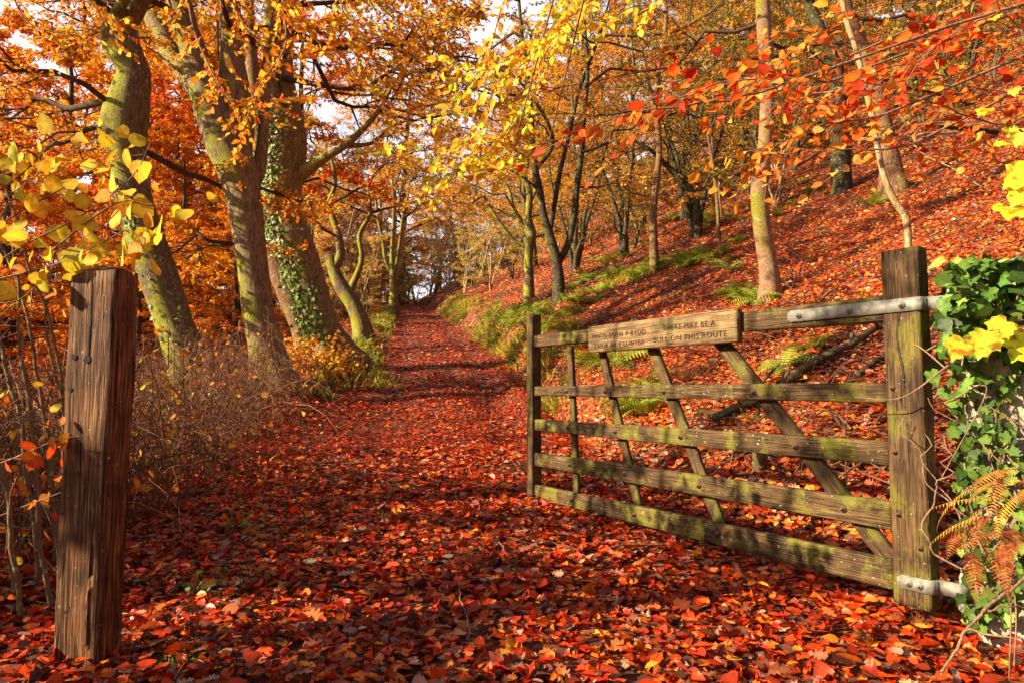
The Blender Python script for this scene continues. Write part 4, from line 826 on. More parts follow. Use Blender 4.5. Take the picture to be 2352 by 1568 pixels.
# hazel at the left edge: stems beside the old post and big yellow leaves
def hazel():
    e = empty('hazel_shrub'); tag(e, 'hazel shrub with ribbed yellow leaves and thin upright stems behind the old oak post', 'shrub')
    ms, mbn, ml = MB(), MB(), MB()
    stems = [([(150, 1400), (120, 1180), (110, 1000), (90, 860), (60, 700), (10, 560), (-40, 480)], 9, 2.9), ([(130, 1420), (80, 1150), (60, 980), (30, 800), (20, 640), (-10, 500)], 11, 2.7),
             ([(170, 1380), (150, 1100), (140, 900), (110, 740), (60, 620), (30, 520), (0, 400)], 8, 3.1), ([(60, 1400), (20, 1200), (-20, 1000), (-30, 850)], 12, 2.6),
             ([(100, 1430), (90, 1250), (60, 1000), (20, 860), (-20, 720)], 13, 3.0), ([(200, 1350), (190, 1150), (150, 960), (120, 850), (100, 700), (110, 600), (140, 520)], 7, 3.4),
             ([(40, 1300), (10, 1150), (-30, 1000)], 10, 2.8), ([(180, 1320), (90, 1130), (30, 1010), (-20, 930)], 7, 3.2), ([(10, 1380), (70, 1180), (150, 1020), (210, 900)], 6, 3.2), ([(120, 1390), (130, 1200), (100, 1090), (60, 960)], 12, 3.3),
             ([(20, 1420), (40, 1280), (90, 1150), (120, 1010), (100, 900)], 8, 3.5)]
    for pts, w, yy in stems:
        P = np.array([at(a, b, yy) for a, b in pts]); P[0, 2] = min(P[0, 2], float(G(P[0, 0], P[0, 1])) - .05)
        P = resample(P, 24); P[1:] += np.cumsum(rng.normal(0, .004, (23, 3)), 0)
        tubes(ms, P, np.linspace(w, w * .5, 24) / F * yy / 1.8, 8, (.5, .5, .5))
    # fine side twigs
    T = []
    for i in range(130):
        s = stems[rng.integers(0, len(stems))]; j = rng.integers(1, len(s[0])); a = at(*s[0][j], s[2]) + rng.normal(0, .08, 3)
        d = norm(rng.normal(0, 1, 3) + np.array([.2, 0, .35])); L = rng.uniform(.15, .6)
        T.append(np.stack([a, a + d * L * .5 + rng.normal(0, .03, 3), a + d * L + rng.normal(0, .05, 3)]))
    T = np.array(T); tubes(mbn, T, np.tile([.003, .002, .001], (len(T), 1)), 4)
    # long twigs carrying the yellow leaves
    tw = [[(-60, 640, 2.3), (60, 560, 2.3), (180, 500, 2.25), (300, 410, 2.2), (345, 330, 2.2)], [(-60, 560, 2.5), (40, 490, 2.5), (150, 430, 2.45), (250, 370, 2.4), (330, 355, 2.4)], [(-60, 480, 2.6), (50, 400, 2.6), (120, 330, 2.5), (190, 290, 2.5)],
          [(-40, 650, 2.3), (120, 610, 2.3), (230, 560, 2.25), (300, 530, 2.2), (340, 590, 2.2)], [(-60, 420, 2.8), (80, 380, 2.8), (200, 330, 2.7), (260, 310, 2.6)], [(100, 590, 2.3), (260, 470, 2.2), (340, 470, 2.2), (420, 470, 2.2)],
          [(-60, 700, 2.6), (40, 690, 2.6), (100, 640, 2.6)], [(-40, 1080, 2.3), (60, 1040, 2.3), (130, 1010, 2.2), (185, 1000, 2.15)], [(-40, 1200, 2.6), (60, 1160, 2.6), (140, 1130, 2.5)]]
    for q_, t in enumerate(tw):
        Q = resample(np.array([at(*p) for p in t]), 20); tubes(mbn, Q, np.linspace(.004, .0012, 20), 5)
        n = 26 if q_ < 6 else 16; u = rng.uniform(.05, 1, n) * 19; i = u.astype(int).clip(0, 18)
        P = Q[i] + rng.normal(0, .05, (n, 3)) * [1, 1, 1.1]
        A = norm(rng.normal(0, .6, (n, 3)) + np.array([.3, -.1, -.6])); Nn = norm(np.array([-.6, -.5, .4]) + rng.normal(0, .4, (n, 3)))
        pl_ = ([(.80, .52, .03), (.82, .62, .05), (.82, .36, .03), (.6, .55, .06)], [30, 20, 14, 8]) if q_ < 6 else ([(.66, .16, .02), (.72, .24, .02), (.7, .08, .01)], [3, 3, 2])
        leaves(ml, P, A, Nn, rng.uniform(.035, .082, n) * (1 if q_ < 6 else .8), pal(*pl_, n, .15), HAZEL if q_ < 6 else BEECH, .15, .5, True)
    for i in range(120):
        s = stems[rng.integers(0, len(stems))]; j = rng.integers(1, len(s[0])); P = at(*s[0][j], s[2]) + rng.normal(0, .16, 3)
        leaves(ml, P[None], rdir(1), rdir(1), rng.uniform(.03, .06), pal([(.75, .42, .03), (.66, .16, .02), (.8, .55, .05)], [1, 1, 1], 1), BEECH, .1, .5, True)
    ms.build('stems', M_BARK_PALE3, e, True); mbn.build('twigs', M_TWIG_PALE, e); ml.build('foliage', M_LEAF, e)
M_BARK_PALE3 = barkmat('hazel_bark', (.20, .12, .06), (.08, .045, .025), (.2, .2, .04), .5, 2.0, .3)
hazel()
# ------------------------------------------------------------------ old gate post on the left
W_POST = woodmat('weathered_oak', 2, (.13, .048, .018), (.36, .18, .075), (.024, .009, .005), (.12, .09, .03), .4, .9, 1.0, .85, .62)
W_GATEZ = woodmat('gate_timber_upright', 2, (.085, .045, .019), (.18, .10, .043), (.024, .013, .008), (.15, .14, .018), .7, 1.1, .9, .5, .51)
W_GATEX = woodmat('gate_timber_rail', 0, (.085, .046, .019), (.18, .105, .043), (.024, .013, .008), (.17, .16, .02), .8, 1.1, .9, .45, .50)
M_DARK = simple('dark_hole', (.012, .008, .006), .9)
M_ZINC = simple('galvanised_steel', (.24, .23, .20), .65, .2, 30, .5, .04)
M_RUST = simple('rusty_bolt', (.14, .075, .05), .6, .5, 60, .4, .4)
def old_post():
    c = at(257, 892, 2.2); gx, gy = c[0], c[1]
    gz = float(G(gx, gy)); top = at(257, 639, 2.2)[2]; H = top - gz
    th = math.atan2(.1, .995)
    e = empty('gate_post', (gx, gy, gz), (0, 0, -R(8.5))); tag(e, 'weathered split oak gate post with two bolt holes, alone at the left', 'gate post')
    w, d = .178, .12
    n = 90; k = 14
    mb = MB(); timber(mb, (-w, 0, -.3), (0, d, H), 2, seed=3, amp=.0045, bev=.012, n=n, k=k)
    # erode the faces and lift the top into a shallow weathered point
    V = mb.V[0]; t = np.clip((V[:, 2] - H + .02) / .02, 0, 1)
    cx, cy = -w * .35, d * .5
    dist = np.maximum(np.abs(V[:, 0] - cx) / w, np.abs(V[:, 1] - cy) / d)
    V[:, 2] += t * (.05 * (1 - dist) + .006 * noise3(V, 30)); V[-1, 2] = H + .055
    V[:, 0] += (noise3(V, 9) * .004); V[:, 1] += noise3(V + 5, 8) * .004
    V[:, 0] += np.where(V[:, 0] > -.04, -.012 * sstep((.75 - V[:, 2] / H) * 2), 0)
    mb.build('post', W_POST, e)
    PV = mb.V[0][:-2]; PV = PV[PV[:, 1] < .03]
    def sy(x, z): dd = (PV[:, 0] - x) ** 2 * 4 + (PV[:, 2] - z) ** 2; q = PV[np.argsort(dd)[:6], 1]; return q.min() - .0012
    m = MB()      # long drying split: a narrow dark wedge proud of the face
    zs = np.linspace(H - .275, H + .0, 20); xs = -w * .52 + np.cumsum(rng.normal(0, .0006, 20)); ws = np.linspace(.0065, .003, 20)
    ys_ = np.array([sy(a_, b_) for a_, b_ in zip(xs, zs)]); V = np.concatenate([np.stack([xs - ws / 2, ys_, zs], -1), np.stack([xs + ws / 2, ys_, zs], -1), np.stack([xs, ys_ + .02, zs], -1)])
    i = np.arange(19); m.add(V, np.stack([i, i + 20, i + 21, i + 1], -1)); m.add(V, np.stack([i, i + 1, i + 41, i + 40], -1)); m.add(V, np.stack([i + 20, i + 60 - 20, i + 41, i + 21], -1))
    m.build('split', M_DARK, e)
    for (hx, hz, r) in ((-w * .79, H - .255, .0095), (-w * .53, H - .262, .0125), (-w * .84, H - .36, .007)):
        m = MB(); a = np.linspace(0, 2 * np.pi, 15)[:-1]; rr = r * (1 + rng.uniform(-.15, .15, 14))
        s0 = sy(hx, hz); A = np.stack([hx + rr * np.cos(a), np.full(14, s0), hz + rr * np.sin(a)], -1); V = np.vstack([A, [[hx, s0, hz]], A * [1, 0, 1] + [0, .03, 0]])
        i = np.arange(14); m.add(V, np.stack([i, np.roll(i, -1), np.full(14, 14)], -1)); m.build('bolt_hole', M_DARK, e)
old_post()
# ------------------------------------------------------------------ the gate
def gate():
    hx, hy = 1.5, 2.5; ang = math.atan2(.854, -.52)      # u axis
    e = empty('field_gate', (hx, hy, CAMZ - .7975), (0, 0, ang)); tag(e, 'mossy timber field gate standing open against the bank', 'gate')
    # local: x along gate from the hanging stile, y = towards the camera side (u rotated +90 = (-.854,-.52)), z up from stile foot
    zb = .7975
    def T(name, lo, hi, axis, mat, seed, amp=.0022, bev=.006, n=30, k=5):
        m = MB(); timber(m, lo, hi, axis, seed, amp, bev, n, k); return m.build(name, mat, e)
    hs = T('hanging_stile', (0, -.075, 0), (.14, 0, 1.325), 2, W_GATEZ, 1, .0025, .008, 60, 6)
    m = MB(); zs = np.linspace(.75, 1.13, 24); xs = .083 - .012 * np.sin(np.linspace(0, 7, 24)) - np.linspace(0, .015, 24)
    V = np.concatenate([np.stack([xs - .0016, np.full(24, .0045), zs], -1), np.stack([xs + .0016, np.full(24, .0045), zs], -1)]); i = np.arange(23)
    m.add(V, np.stack([i, i + 24, i + 25, i + 1], -1)); m.build('split', M_DARK, hs)
    T('closing_stile', (2.60, -.068, .005), (2.672, .012, 1.31), 2, W_GATEZ, 2, .002, .006, 50, 4)
    tr = MB(); timber(tr, (.14, -.062, 1.055), (2.60, -.004, 1.155), 0, 4, .002, .006, 70, 4)
    V = tr.V[0]; tt = np.clip((V[:, 0] - .14) / 2.46, 0, 1); lowm = V[:, 2] < 1.105; V[:, 2] += np.where(lowm, .02 * sstep(tt * 1.6), -.0 * tt) + .008 * tt
    tr.build('top_rail', W_GATEX, e)
    for (z0, z1, s) in ((.742, .822, 5), (.503, .598, 6), (.262, .372, 7), (.042, .155, 8)):
        zz = np.array([z0, z1])
        m = MB(); h = (z1 - z0) * (1 if s > 5 else 1); timber(m, (.14, -.036, z0), (2.60, -.006, z1), 0, s, .0022, .005, 70, 4)
        V = m.V[0]; mid = (z0 + z1) / 2; tp = 1 - .18 * np.clip(V[:, 0] / 2.6, 0, 1); V[:, 2] = mid + (V[:, 2] - mid) * tp
        m.build('rail', W_GATEX, e)
    braces = [((2.24, 1.07), (2.17, .06), .052, 11), ((1.93, 1.07), (1.57, .06), .06, 12), ((1.49, 1.07), (.97, .06), .068, 13), ((1.02, 1.07), (.15, .12), .075, 14)]
    for (a, b, w, s) in braces:
        L = math.hypot(a[0] - b[0], a[1] - b[1]); an = math.atan2(a[0] - b[0], a[1] - b[1])
        m = MB(); timber(m, (-w / 2, -.0665, 0), (w / 2, -.0385, L), 2, s, .0018, .005, 40, 4); o = m.build('brace', W_GATEZ, e); o.location = (b[0], 0, b[1]); o.rotation_euler = (0, an, 0)
    # sign board with the carved Welsh and English warning
    sb = MB(); timber(sb, (.81, -.002, 1.0125), (1.935, .034, 1.172), 0, 9, .0016, .006, 60, 5); so = sb.build('sign_board', W_SIGN, e); so['label'] = 'thicker carved board fixed along the top rail'
    def text(s, x, z, size, w=None):
        cu = bpy.data.curves.new('t', 'FONT'); cu.body = s; cu.size = size; cu.extrude = .0006; cu.offset = -.0006; cu.resolution_u = 3; cu.space_character = 1.12
        ot = bpy.data.objects.new('t', cu); COL.objects.link(ot); bpy.context.view_layer.update()
        me = bpy.data.meshes.new_from_object(ot.evaluated_get(bpy.context.evaluated_depsgraph_get())); bpy.data.objects.remove(ot)
        o = bpy.data.objects.new('carved_letters', me); COL.objects.link(o); me.materials.clear(); me.materials.append(M_CARVE)
        o.parent = so
        # reader stands on the +y side of the gate: text runs towards -x
        o.rotation_euler = (R(90), 0, R(180)); o.location = (x, .0365, z)
        wd = max(v.co.x for v in me.vertices)
        if w: o.scale = (w / wd, 1, 1)
    text("MAE'N BOSIB Y BYDD", 1.90, 1.092, .042, .47); text("TARW AR Y LLWYBR", 1.88, 1.036, .042, .44)
    text("THERE MAY BE A", 1.30, 1.100, .040, .36); text("BULL ON THIS ROUTE", 1.37, 1.044, .040, .50)
    # bolts
    def bolt(x, z, par, y=-.006, r=.011, mat=M_RUST):
        m = MB(); a = np.arange(12) * 2 * np.pi / 12
        def ring(rr, yy, kk=12): aa = np.arange(kk) * 2 * np.pi / kk; return np.stack([x + rr * np.cos(aa), np.full(kk, yy), z + rr * np.sin(aa)], -1)
        i = np.arange(12); j = np.roll(i, -1)
        rs = [(r * 1.45, y), (r * 1.45, y + .002), (r * .95, y + .0025), (r * .95, y + .0095), (r * .5, y + .0095), (r * .5, y + .015), (r * .35, y + .017)]
        V = np.concatenate([ring(*q) for q in rs] + [[[x, y + .0172, z]]])
        fs = np.concatenate([np.stack([i + 12 * t, j + 12 * t, j + 12 * (t + 1), i + 12 * (t + 1)], -1) for t in range(len(rs) - 1)])
        m.addp(V, [fs, np.stack([i + 12 * (len(rs) - 1), j + 12 * (len(rs) - 1), np.full(12, len(V) - 1)], -1)]); m.build('bolt', mat, par)
    for (a, b, w, s) in braces:
        for z in (.782, .55, .317, .1):
            t = (z - b[1]) / (a[1] - b[1]); x = b[0] + (a[0] - b[0]) * t
            if x > .2: bolt(x, z, e)
    for (x, z) in ((.11, .80), (.11, .56), (.105, .33), (.03, .22)): bolt(x, z, e, .001, .007)
    # strap hinges
    def hinge(z0, h, length, lab, bolts):
        m = MB(); yF = .004; th = .0055
        # plan path of the strap: along the front face, round the corner, back along the side, then out to the pin
        path = [(length, yF), (.02, yF), (-.002, yF - .003), (-.008, -.012), (-.008, -.03), (-.035, -.040), (-.075, -.046), (-.092, -.055), (-.092, -.075), (-.075, -.083), (-.055, -.075), (-.058, -.060)]
        p = np.array(path); t = norm(np.gradient(p, axis=0)); nn = np.stack([-t[:, 1], t[:, 0]], -1) * -1; 
        outp = p + nn * th * .5; inp = p - nn * th * .5; k = len(p)
        rows = []
        for zz in (z0, z0 + h):
            rows.append(np.column_stack([outp, np.full(k, zz)])); rows.append(np.column_stack([inp, np.full(k, zz)]))
        V = np.concatenate(rows); i = np.arange(k - 1); O0, I0, O1, I1 = 0, k, 2 * k, 3 * k
        m.add(V, np.concatenate([np.stack([O0 + i, O0 + i + 1, O1 + i + 1, O1 + i], -1), np.stack([I0 + i, I1 + i, I1 + i + 1, I0 + i + 1], -1), np.stack([O1 + i, O1 + i + 1, I1 + i + 1, I1 + i], -1), np.stack([O0 + i, I0 + i, I0 + i + 1, O0 + i + 1], -1), [[O0, O1, I1, I0]]]))
        # pointed end
        c = np.array([[length, yF + th / 2, z0], [length, yF + th / 2, z0 + h], [length + h * .35, yF + th / 2, z0 + h * .75], [length + h * .35, yF + th / 2, z0 + h * .25]]); c2 = c - [0, th, 0]
        m.add(np.concatenate([c, c2]), np.array([[0, 1, 2, 3], [7, 6, 5, 4], [1, 5, 6, 2], [2, 6, 7, 3], [3, 7, 4, 0]]))
        o = m.build('strap_hinge', M_ZINC, e); o['label'] = lab
        for bx in bolts: bolt(bx, z0 + h / 2, o, yF + th / 2, .011, M_ZINC)
    hinge(zb + .287, .05, .54, 'long galvanised strap hinge bolted along the top rail', (.5, .27, .06))
    hinge(.062, .05, .10, 'short galvanised strap hinge at the foot of the hanging stile', (.075, .035))
    m = MB(); tubes(m, np.array([[2.42, -.005, .565], [2.42, -.0025, .565]]), np.array([.011, .011]), 14); a = np.arange(14) * 2 * np.pi / 14
    V = np.vstack([np.stack([2.42 + .011 * np.cos(a), np.full(14, -.0018), .565 + .011 * np.sin(a)], -1), [[2.42, -.0018, .565]]]); i = np.arange(14); m.add(V, np.stack([i, np.roll(i, -1), np.full(14, 14)], -1)); m.build('marker_disc', simple('pale_disc', (.5, .52, .5), .4), e)
W_SIGN = woodmat('sign_board_oak', 0, (.19, .11, .05), (.33, .22, .11), (.06, .034, .018), (.17, .17, .03), .5, 1.0, .6, .3, .56)
M_CARVE = simple('carved_groove', (.035, .02, .012), .9)
gate()
# ------------------------------------------------------------------ stone gate pillar with ivy on the right
def pillar():
    rot = R(-30); cx, cy = 1.625, 2.44
    cz = float(G(2.0, 2.7))
    e = empty('stone_pillar', (cx, cy, cz), (0, 0, rot)); tag(e, 'squat lichen covered stone pillar carrying the gate hooks under the ivy', 'gate pillar')
    m = MB(); n = 46
    # rough block: sides 0.75 x 0.6, tall .95
    for face in range(5):
        u, v = np.meshgrid(np.linspace(0, 1, n), np.linspace(0, 1, n)); 
        W, D, H = .8, .55, 1.14
        if face == 0: P = np.stack([u * W, u * 0, v * H], -1)
        if face == 1: P = np.stack([u * 0, D * (1 - u), v * H], -1)
        if face == 2: P = np.stack([u * 0 + W, D * u, v * H], -1)
        if face == 3: P = np.stack([W * (1 - u), u * 0 + D, v * H], -1)
        if face == 4: P = np.stack([u * W, v * D, u * 0 + H], -1)
        P = P.reshape(-1, 3); P[:, 2] -= .2
        c = np.array([W / 2, D / 2, H / 2 - .2]); q = P - c
        courses = np.sin(P[:, 2] / .21 * 3.1416); j = np.where(np.abs(courses) < .16, -.018, 0)
        dsp = noise3(P, 9) * .012 + noise3(P, 24, 6) * .006 + j
        P = P + norm(q * [1 / W, 1 / D, .0]) * dsp[:, None] + np.array([0, 0, 1]) * (noise3(P + 3, 6) * .02 * (P[:, 2] > H - .25))[:, None]
        idx = np.arange(n * n).reshape(n, n); f = np.stack([idx[:-1, :-1], idx[:-1, 1:], idx[1:, 1:], idx[1:, :-1]], -1).reshape(-1, 4)
        m.add(P, f)
    mat, nt, N, L = newmat('lichen_stone'); out = N.new('ShaderNodeOutputMaterial'); p = N.new('ShaderNodeBsdfPrincipled'); p.inputs['Roughness'].default_value = .9
    tc = N.new('ShaderNodeTexCoord'); n1 = N.new('ShaderNodeTexNoise'); n1.inputs['Scale'].default_value = 7; n1.inputs['Detail'].default_value = 8; L.new(tc.outputs['Object'], n1.inputs['Vector'])
    r = ramp(N, [(.3, (.16, .10, .06)), (.45, (.30, .27, .20)), (.58, (.48, .47, .33)), (.7, (.40, .43, .2))]); L.new(n1.outputs['Fac'], r.inputs[0]); L.new(r.outputs[0], p.inputs['Base Color'])
    n2 = N.new('ShaderNodeTexNoise'); n2.inputs['Scale'].default_value = 60; n2.inputs['Detail'].default_value = 6; L.new(tc.outputs['Object'], n2.inputs['Vector'])
    b = N.new('ShaderNodeBump'); b.inputs['Strength'].default_value = .8; b.inputs['Distance'].default_value = .01; L.new(n2.outputs['Fac'], b.inputs['Height']); L.new(b.outputs[0], p.inputs['Normal']); L.new(p.outputs[0], out.inputs[0])
    m.build('stonework', mat, e, True)
    Mi = Matrix.Rotation(rot, 4, 'Z'); 
    def loc(x, y, z): v = Mi @ Vector((x, y, 0)); return np.array([cx + v.x, cy + v.y, cz + z])
    inv = lambda w: np.array((Mi.inverted() @ Vector((w[0] - cx, w[1] - cy, 0)))[:2] + (w[2] - cz,)) if False else None
    # hook pins the hinges turn on
    th = math.atan2(.854, -.52)
    for zz in (CAMZ + .255, CAMZ - .765):
        gp = np.array([1.5, 2.5]) + np.array([math.cos(th), math.sin(th)]) * -.074 + np.array([-math.sin(th), math.cos(th)]) * -.067
        lp = Mi.inverted() @ Vector((gp[0] - cx, gp[1] - cy, 0))
        m = MB(); z0 = zz - cz
        tubes(m, np.array([[lp.x, lp.y, z0 - .02], [lp.x, lp.y, z0 + .1], [lp.x, lp.y, z0 + .115]]), np.array([.0095, .0095, .004]), 12)
        tubes(m, np.array([[lp.x - .012, lp.y, z0 - .005], [lp.x + .06, lp.y + .02, z0 - .005], [lp.x + .2, lp.y + .06, z0 - .005]]), np.array([.012, .012, .012]), 12)
        m.build('hook_pin', M_ZINC, e, True)
    # ivy over the pillar
    iv = MB(); st = MB(); n = 1500
    cols = [(.07, .14, .018), (.12, .22, .03), (.04, .085, .015), (.24, .33, .06)]
    # crown of large leaves on top
    n = 200; P = np.array([loc(*q) for q in np.stack([rng.uniform(-.12, .85, n), rng.uniform(-.1, .45, n), .93 + rng.uniform(-.15, .18, n) ** 1], -1)])
    P[:, 2] += .1 * np.sin(P[:, 0] * 4)
    leaves(iv, P, norm(rng.normal(0, .6, (n, 3)) + [-.2, -.4, -.5]), norm(rng.normal(0, .4, (n, 3)) + [-.5, -.6, .6]), rng.uniform(.035, .075, n), pal(cols, [3, 3, 2, 1.5], n, .2), IVY, .15, .5, True)
    n = 620; P = np.array([at(a, b, c) for a, b, c in zip(rng.uniform(2168, 2420, n), rng.uniform(595, 800, n), rng.uniform(2.25, 2.6, n))])
    leaves(iv, P, norm(rng.normal(0, .6, (n, 3)) + [-.2, -.4, -.5]), norm(rng.normal(0, .4, (n, 3)) + [-.5, -.6, .6]), rng.uniform(.028, .072, n), pal(cols, [3, 3, 2, 1.5], n, .3), IVY, .15, .5, True)
    n = 1300; xx = rng.uniform(-.05, .82, n); zz = rng.uniform(0, .95, n); th_ = noise3(np.stack([xx, zz, xx * 0], -1), 6, 2); k = (th_ > -.05) | (xx < .12); xx, zz = xx[k], zz[k]; n = len(xx)
    P = np.array([loc(a, -rng.uniform(.015, .07), b) for a, b in zip(xx, zz)])
    leaves(iv, P, norm(rng.normal(0, .5, (n, 3)) + [0, 0, -.9]), norm(rng.normal(0, .35, (n, 3)) + [-.5, -.87, .2]), rng.uniform(.022, .05, n), pal(cols, [3, 3, 3, 1], n, .25), IVY, .15, .5, True)
    for i in range(60):
        x0 = rng.uniform(-.02, .8); q = np.array([loc(x0 + a, -.02 - rng.uniform(0, .02), z) for a, z in zip(np.cumsum(rng.normal(0, .03, 12)), np.linspace(rng.uniform(0, .4), rng.uniform(.5, 1.0), 12))])
        tubes(st, resample(q, 24), np.linspace(.004, .0018, 24), 5)
    for i in range(16):
        a = loc(rng.uniform(-.1, .6), -.08, rng.uniform(.7, 1.05)); b = a + rng.normal(0, .12, 3); c = b + rng.normal(0, .12, 3) - [0, 0, .05]
        tubes(st, resample(np.array([a, b, c]), 14), np.linspace(.0035, .0015, 14), 5)
    e2 = empty('ivy_plant'); tag(e2, 'ivy with large green leaves over the stone pillar right of the gate', 'ivy')
    iv.build('foliage', M_IVY, e2); st.build('stems', M_TWIG_PALE, e2)
    # bronze bracken hanging by the pillar
    return loc
LOC = pillar()
def frond(mb, st, base, az, L, el, cols, npin=16, pw=.22, droop=.9, roll=0, width=.0016, curl=0):
    """one fern frond: arching rachis with toothed pinnae"""
    n = npin; u = np.linspace(0, 1, n + 2); e_ = el - droop * u
    dx = np.cumsum(np.cos(e_)) * L / n; dz = np.cumsum(np.sin(e_)) * L / n; dx -= dx[0]; dz -= dz[0]
    Pn = base + np.stack([dx * math.cos(az), dx * math.sin(az), dz], -1)
    tubes(st, Pn, np.linspace(width * 1.6, width * .5, n + 2), 3)
    T = norm(np.gradient(Pn, axis=0)); S = np.array([-math.sin(az), math.cos(az), 0.]); Nn = np.cross(T, S)
    for sg in (-1, 1):
        i = np.arange(2, n + 2); env = np.sin(np.clip(u[i], 0, 1) ** .75 * math.pi * .93 + .12); ln = L * pw * np.clip(env, .12, 1)
        A = norm(S * sg + T[i] * .35 - Nn[i] * (.25 if sg else .25) * 0 + np.array([0, 0, -.15 - curl])); 
        leaves(mb, Pn[i], A, Nn[i] * np.sign(Nn[i][:, 2:3] + 1e-6), ln, pal(cols, [1] * len(cols), len(i), .2), PINNA, .1)
def _pinna():
    o = []; k = 7
    for i in range(k):
        y0 = i / k; w = .15 * (1 - y0 * .75)
        o += [(w * .55, y0 + .01), (w, y0 + .6 / k)]
    o += [(0, 1)]; h = [(0, 0)] + o
    v2 = sym(h); v, f = fan(v2, .1, .15); return v, f
PINNA = _pinna()
PINNA_LO = (np.array([[0, 0, 0], [.13, .3, 0], [0, 1, -.1], [-.13, .3, 0]]), np.array([[0, 1, 2], [0, 2, 3]]))
def bracken():
    M_BR = leafmat('bracken_frond', .35, .55, .25, use_obj=False)
    defs = [((2300, 1215), [(.55, .15, .035), (.42, .09, .025), (.6, .22, .06)], 'rust brown bracken hanging beside the lower hinge', -2.5, 2.12, 16), ((2285, 1150), [(.78, .50, .05), (.72, .36, .04)], 'golden yellow fern frond pointing at the foot of the gate stile', -2.9, 2.08, 6), ((2350, 1090), [(.78, .36, .06), (.62, .24, .05)], 'orange fern against the stone at the right edge', -2.2, 2.1, 8)]
    for (p, cols, lab, az, yy, nf) in defs:
        e = empty('fern'); tag(e, lab, 'fern'); mb, st = MB(), MB(); b = at(p[0], p[1], yy)
        for i in range(nf):
            frond(mb, st, b + rng.normal(0, .035, 3), az + rng.uniform(-.9, .9), rng.uniform(.1, .22), rng.uniform(-.7, .5), cols, 20, .15, rng.uniform(.5, 1.3), width=.001)
        # stalk to the ground
        g = np.array([b[0] + .05, b[1] + .05, float(G(b[0], b[1]))]); tubes(st, resample(np.array([g, (g + b) / 2 + [.04, .02, 0], b]), 12), np.full(12, .0025), 5)
        mb.build('fronds', M_BR, e); st.build('stalk', M_TWIG_PALE, e)
bracken()
# yellow sycamore leaves hanging in at the right edge
def sycamore():
    e = empty('sycamore_sapling'); tag(e, 'sycamore sapling at the right edge with big blotched yellow leaves', 'sapling')
    ml, mbn = MB(), MB()
    S = [((2330, 480), .12, 2.1), ((2345, 405), .1, 2.1), ((2200, 800), .07, 2.05), ((2260, 790), .085, 2.0), ((2290, 760), .08, 2.02), ((2345, 800), .09, 2.0), ((2260, 255), .055, 2.3), ((2320, 300), .05, 2.3), ((2340, 320), .055, 2.25), ((2300, 330), .05, 2.3), ((2285, 40), .045, 2.3), ((2330, 210), .035, 2.3), ((2350, 440), .1, 2.1), ((2320, 770), .08, 2.04)]
    r0 = at(2480, 900, 2.1); r0[2] = float(G(r0[0], r0[1])) - .05
    main = resample(np.array([r0, at(2460, 800, 2.1), at(2440, 500, 2.15), at(2430, 200, 2.25), at(2420, 0, 2.3)]), 40); tubes(mbn, main, np.linspace(.012, .005, 40), 8)
    for (p, s, yy) in S:
        c = at(p[0], p[1], yy); j = np.argmin(np.linalg.norm(main - c, axis=1)); A = norm(np.array([-.6, -.1, -.55]) + rng.normal(0, .25, 3)); base = c - A * s * .5
        tubes(mbn, resample(np.array([main[j], (main[j] + base) / 2 + [0, 0, .03], base]), 10), np.linspace(.003, .0013, 10), 5)
        leaves(ml, base[None], A[None], norm(np.array([-.45, -.75, .5]) + rng.normal(0, .2, 3))[None], s, pal([(.72, .68, .04), (.80, .60, .03), (.55, .62, .06)], [2, 2, 1], 1, .08), MAPLE, .1, 0, True)
    mbn.build('stem', M_TWIG_PALE, e); ml.build('foliage', M_SYC, e)
M_SYC = leafmat('blotched_yellow_leaf', .45, .5, .2, use_obj=False)
for n_ in M_SYC.node_tree.nodes:          # rust coloured blotches
    if n_.type == 'TEX_NOISE': n_.inputs['Scale'].default_value = 38
    if n_.type == 'VALTORGB':
        n_.color_ramp.elements[0].position = .40; n_.color_ramp.elements[0].color = (.55, .22, .12, 1); n_.color_ramp.elements[1].position = .50
    if n_.type == 'MIX' and n_.inputs[0].default_value < .7: n_.inputs[0].default_value = .9
sycamore()
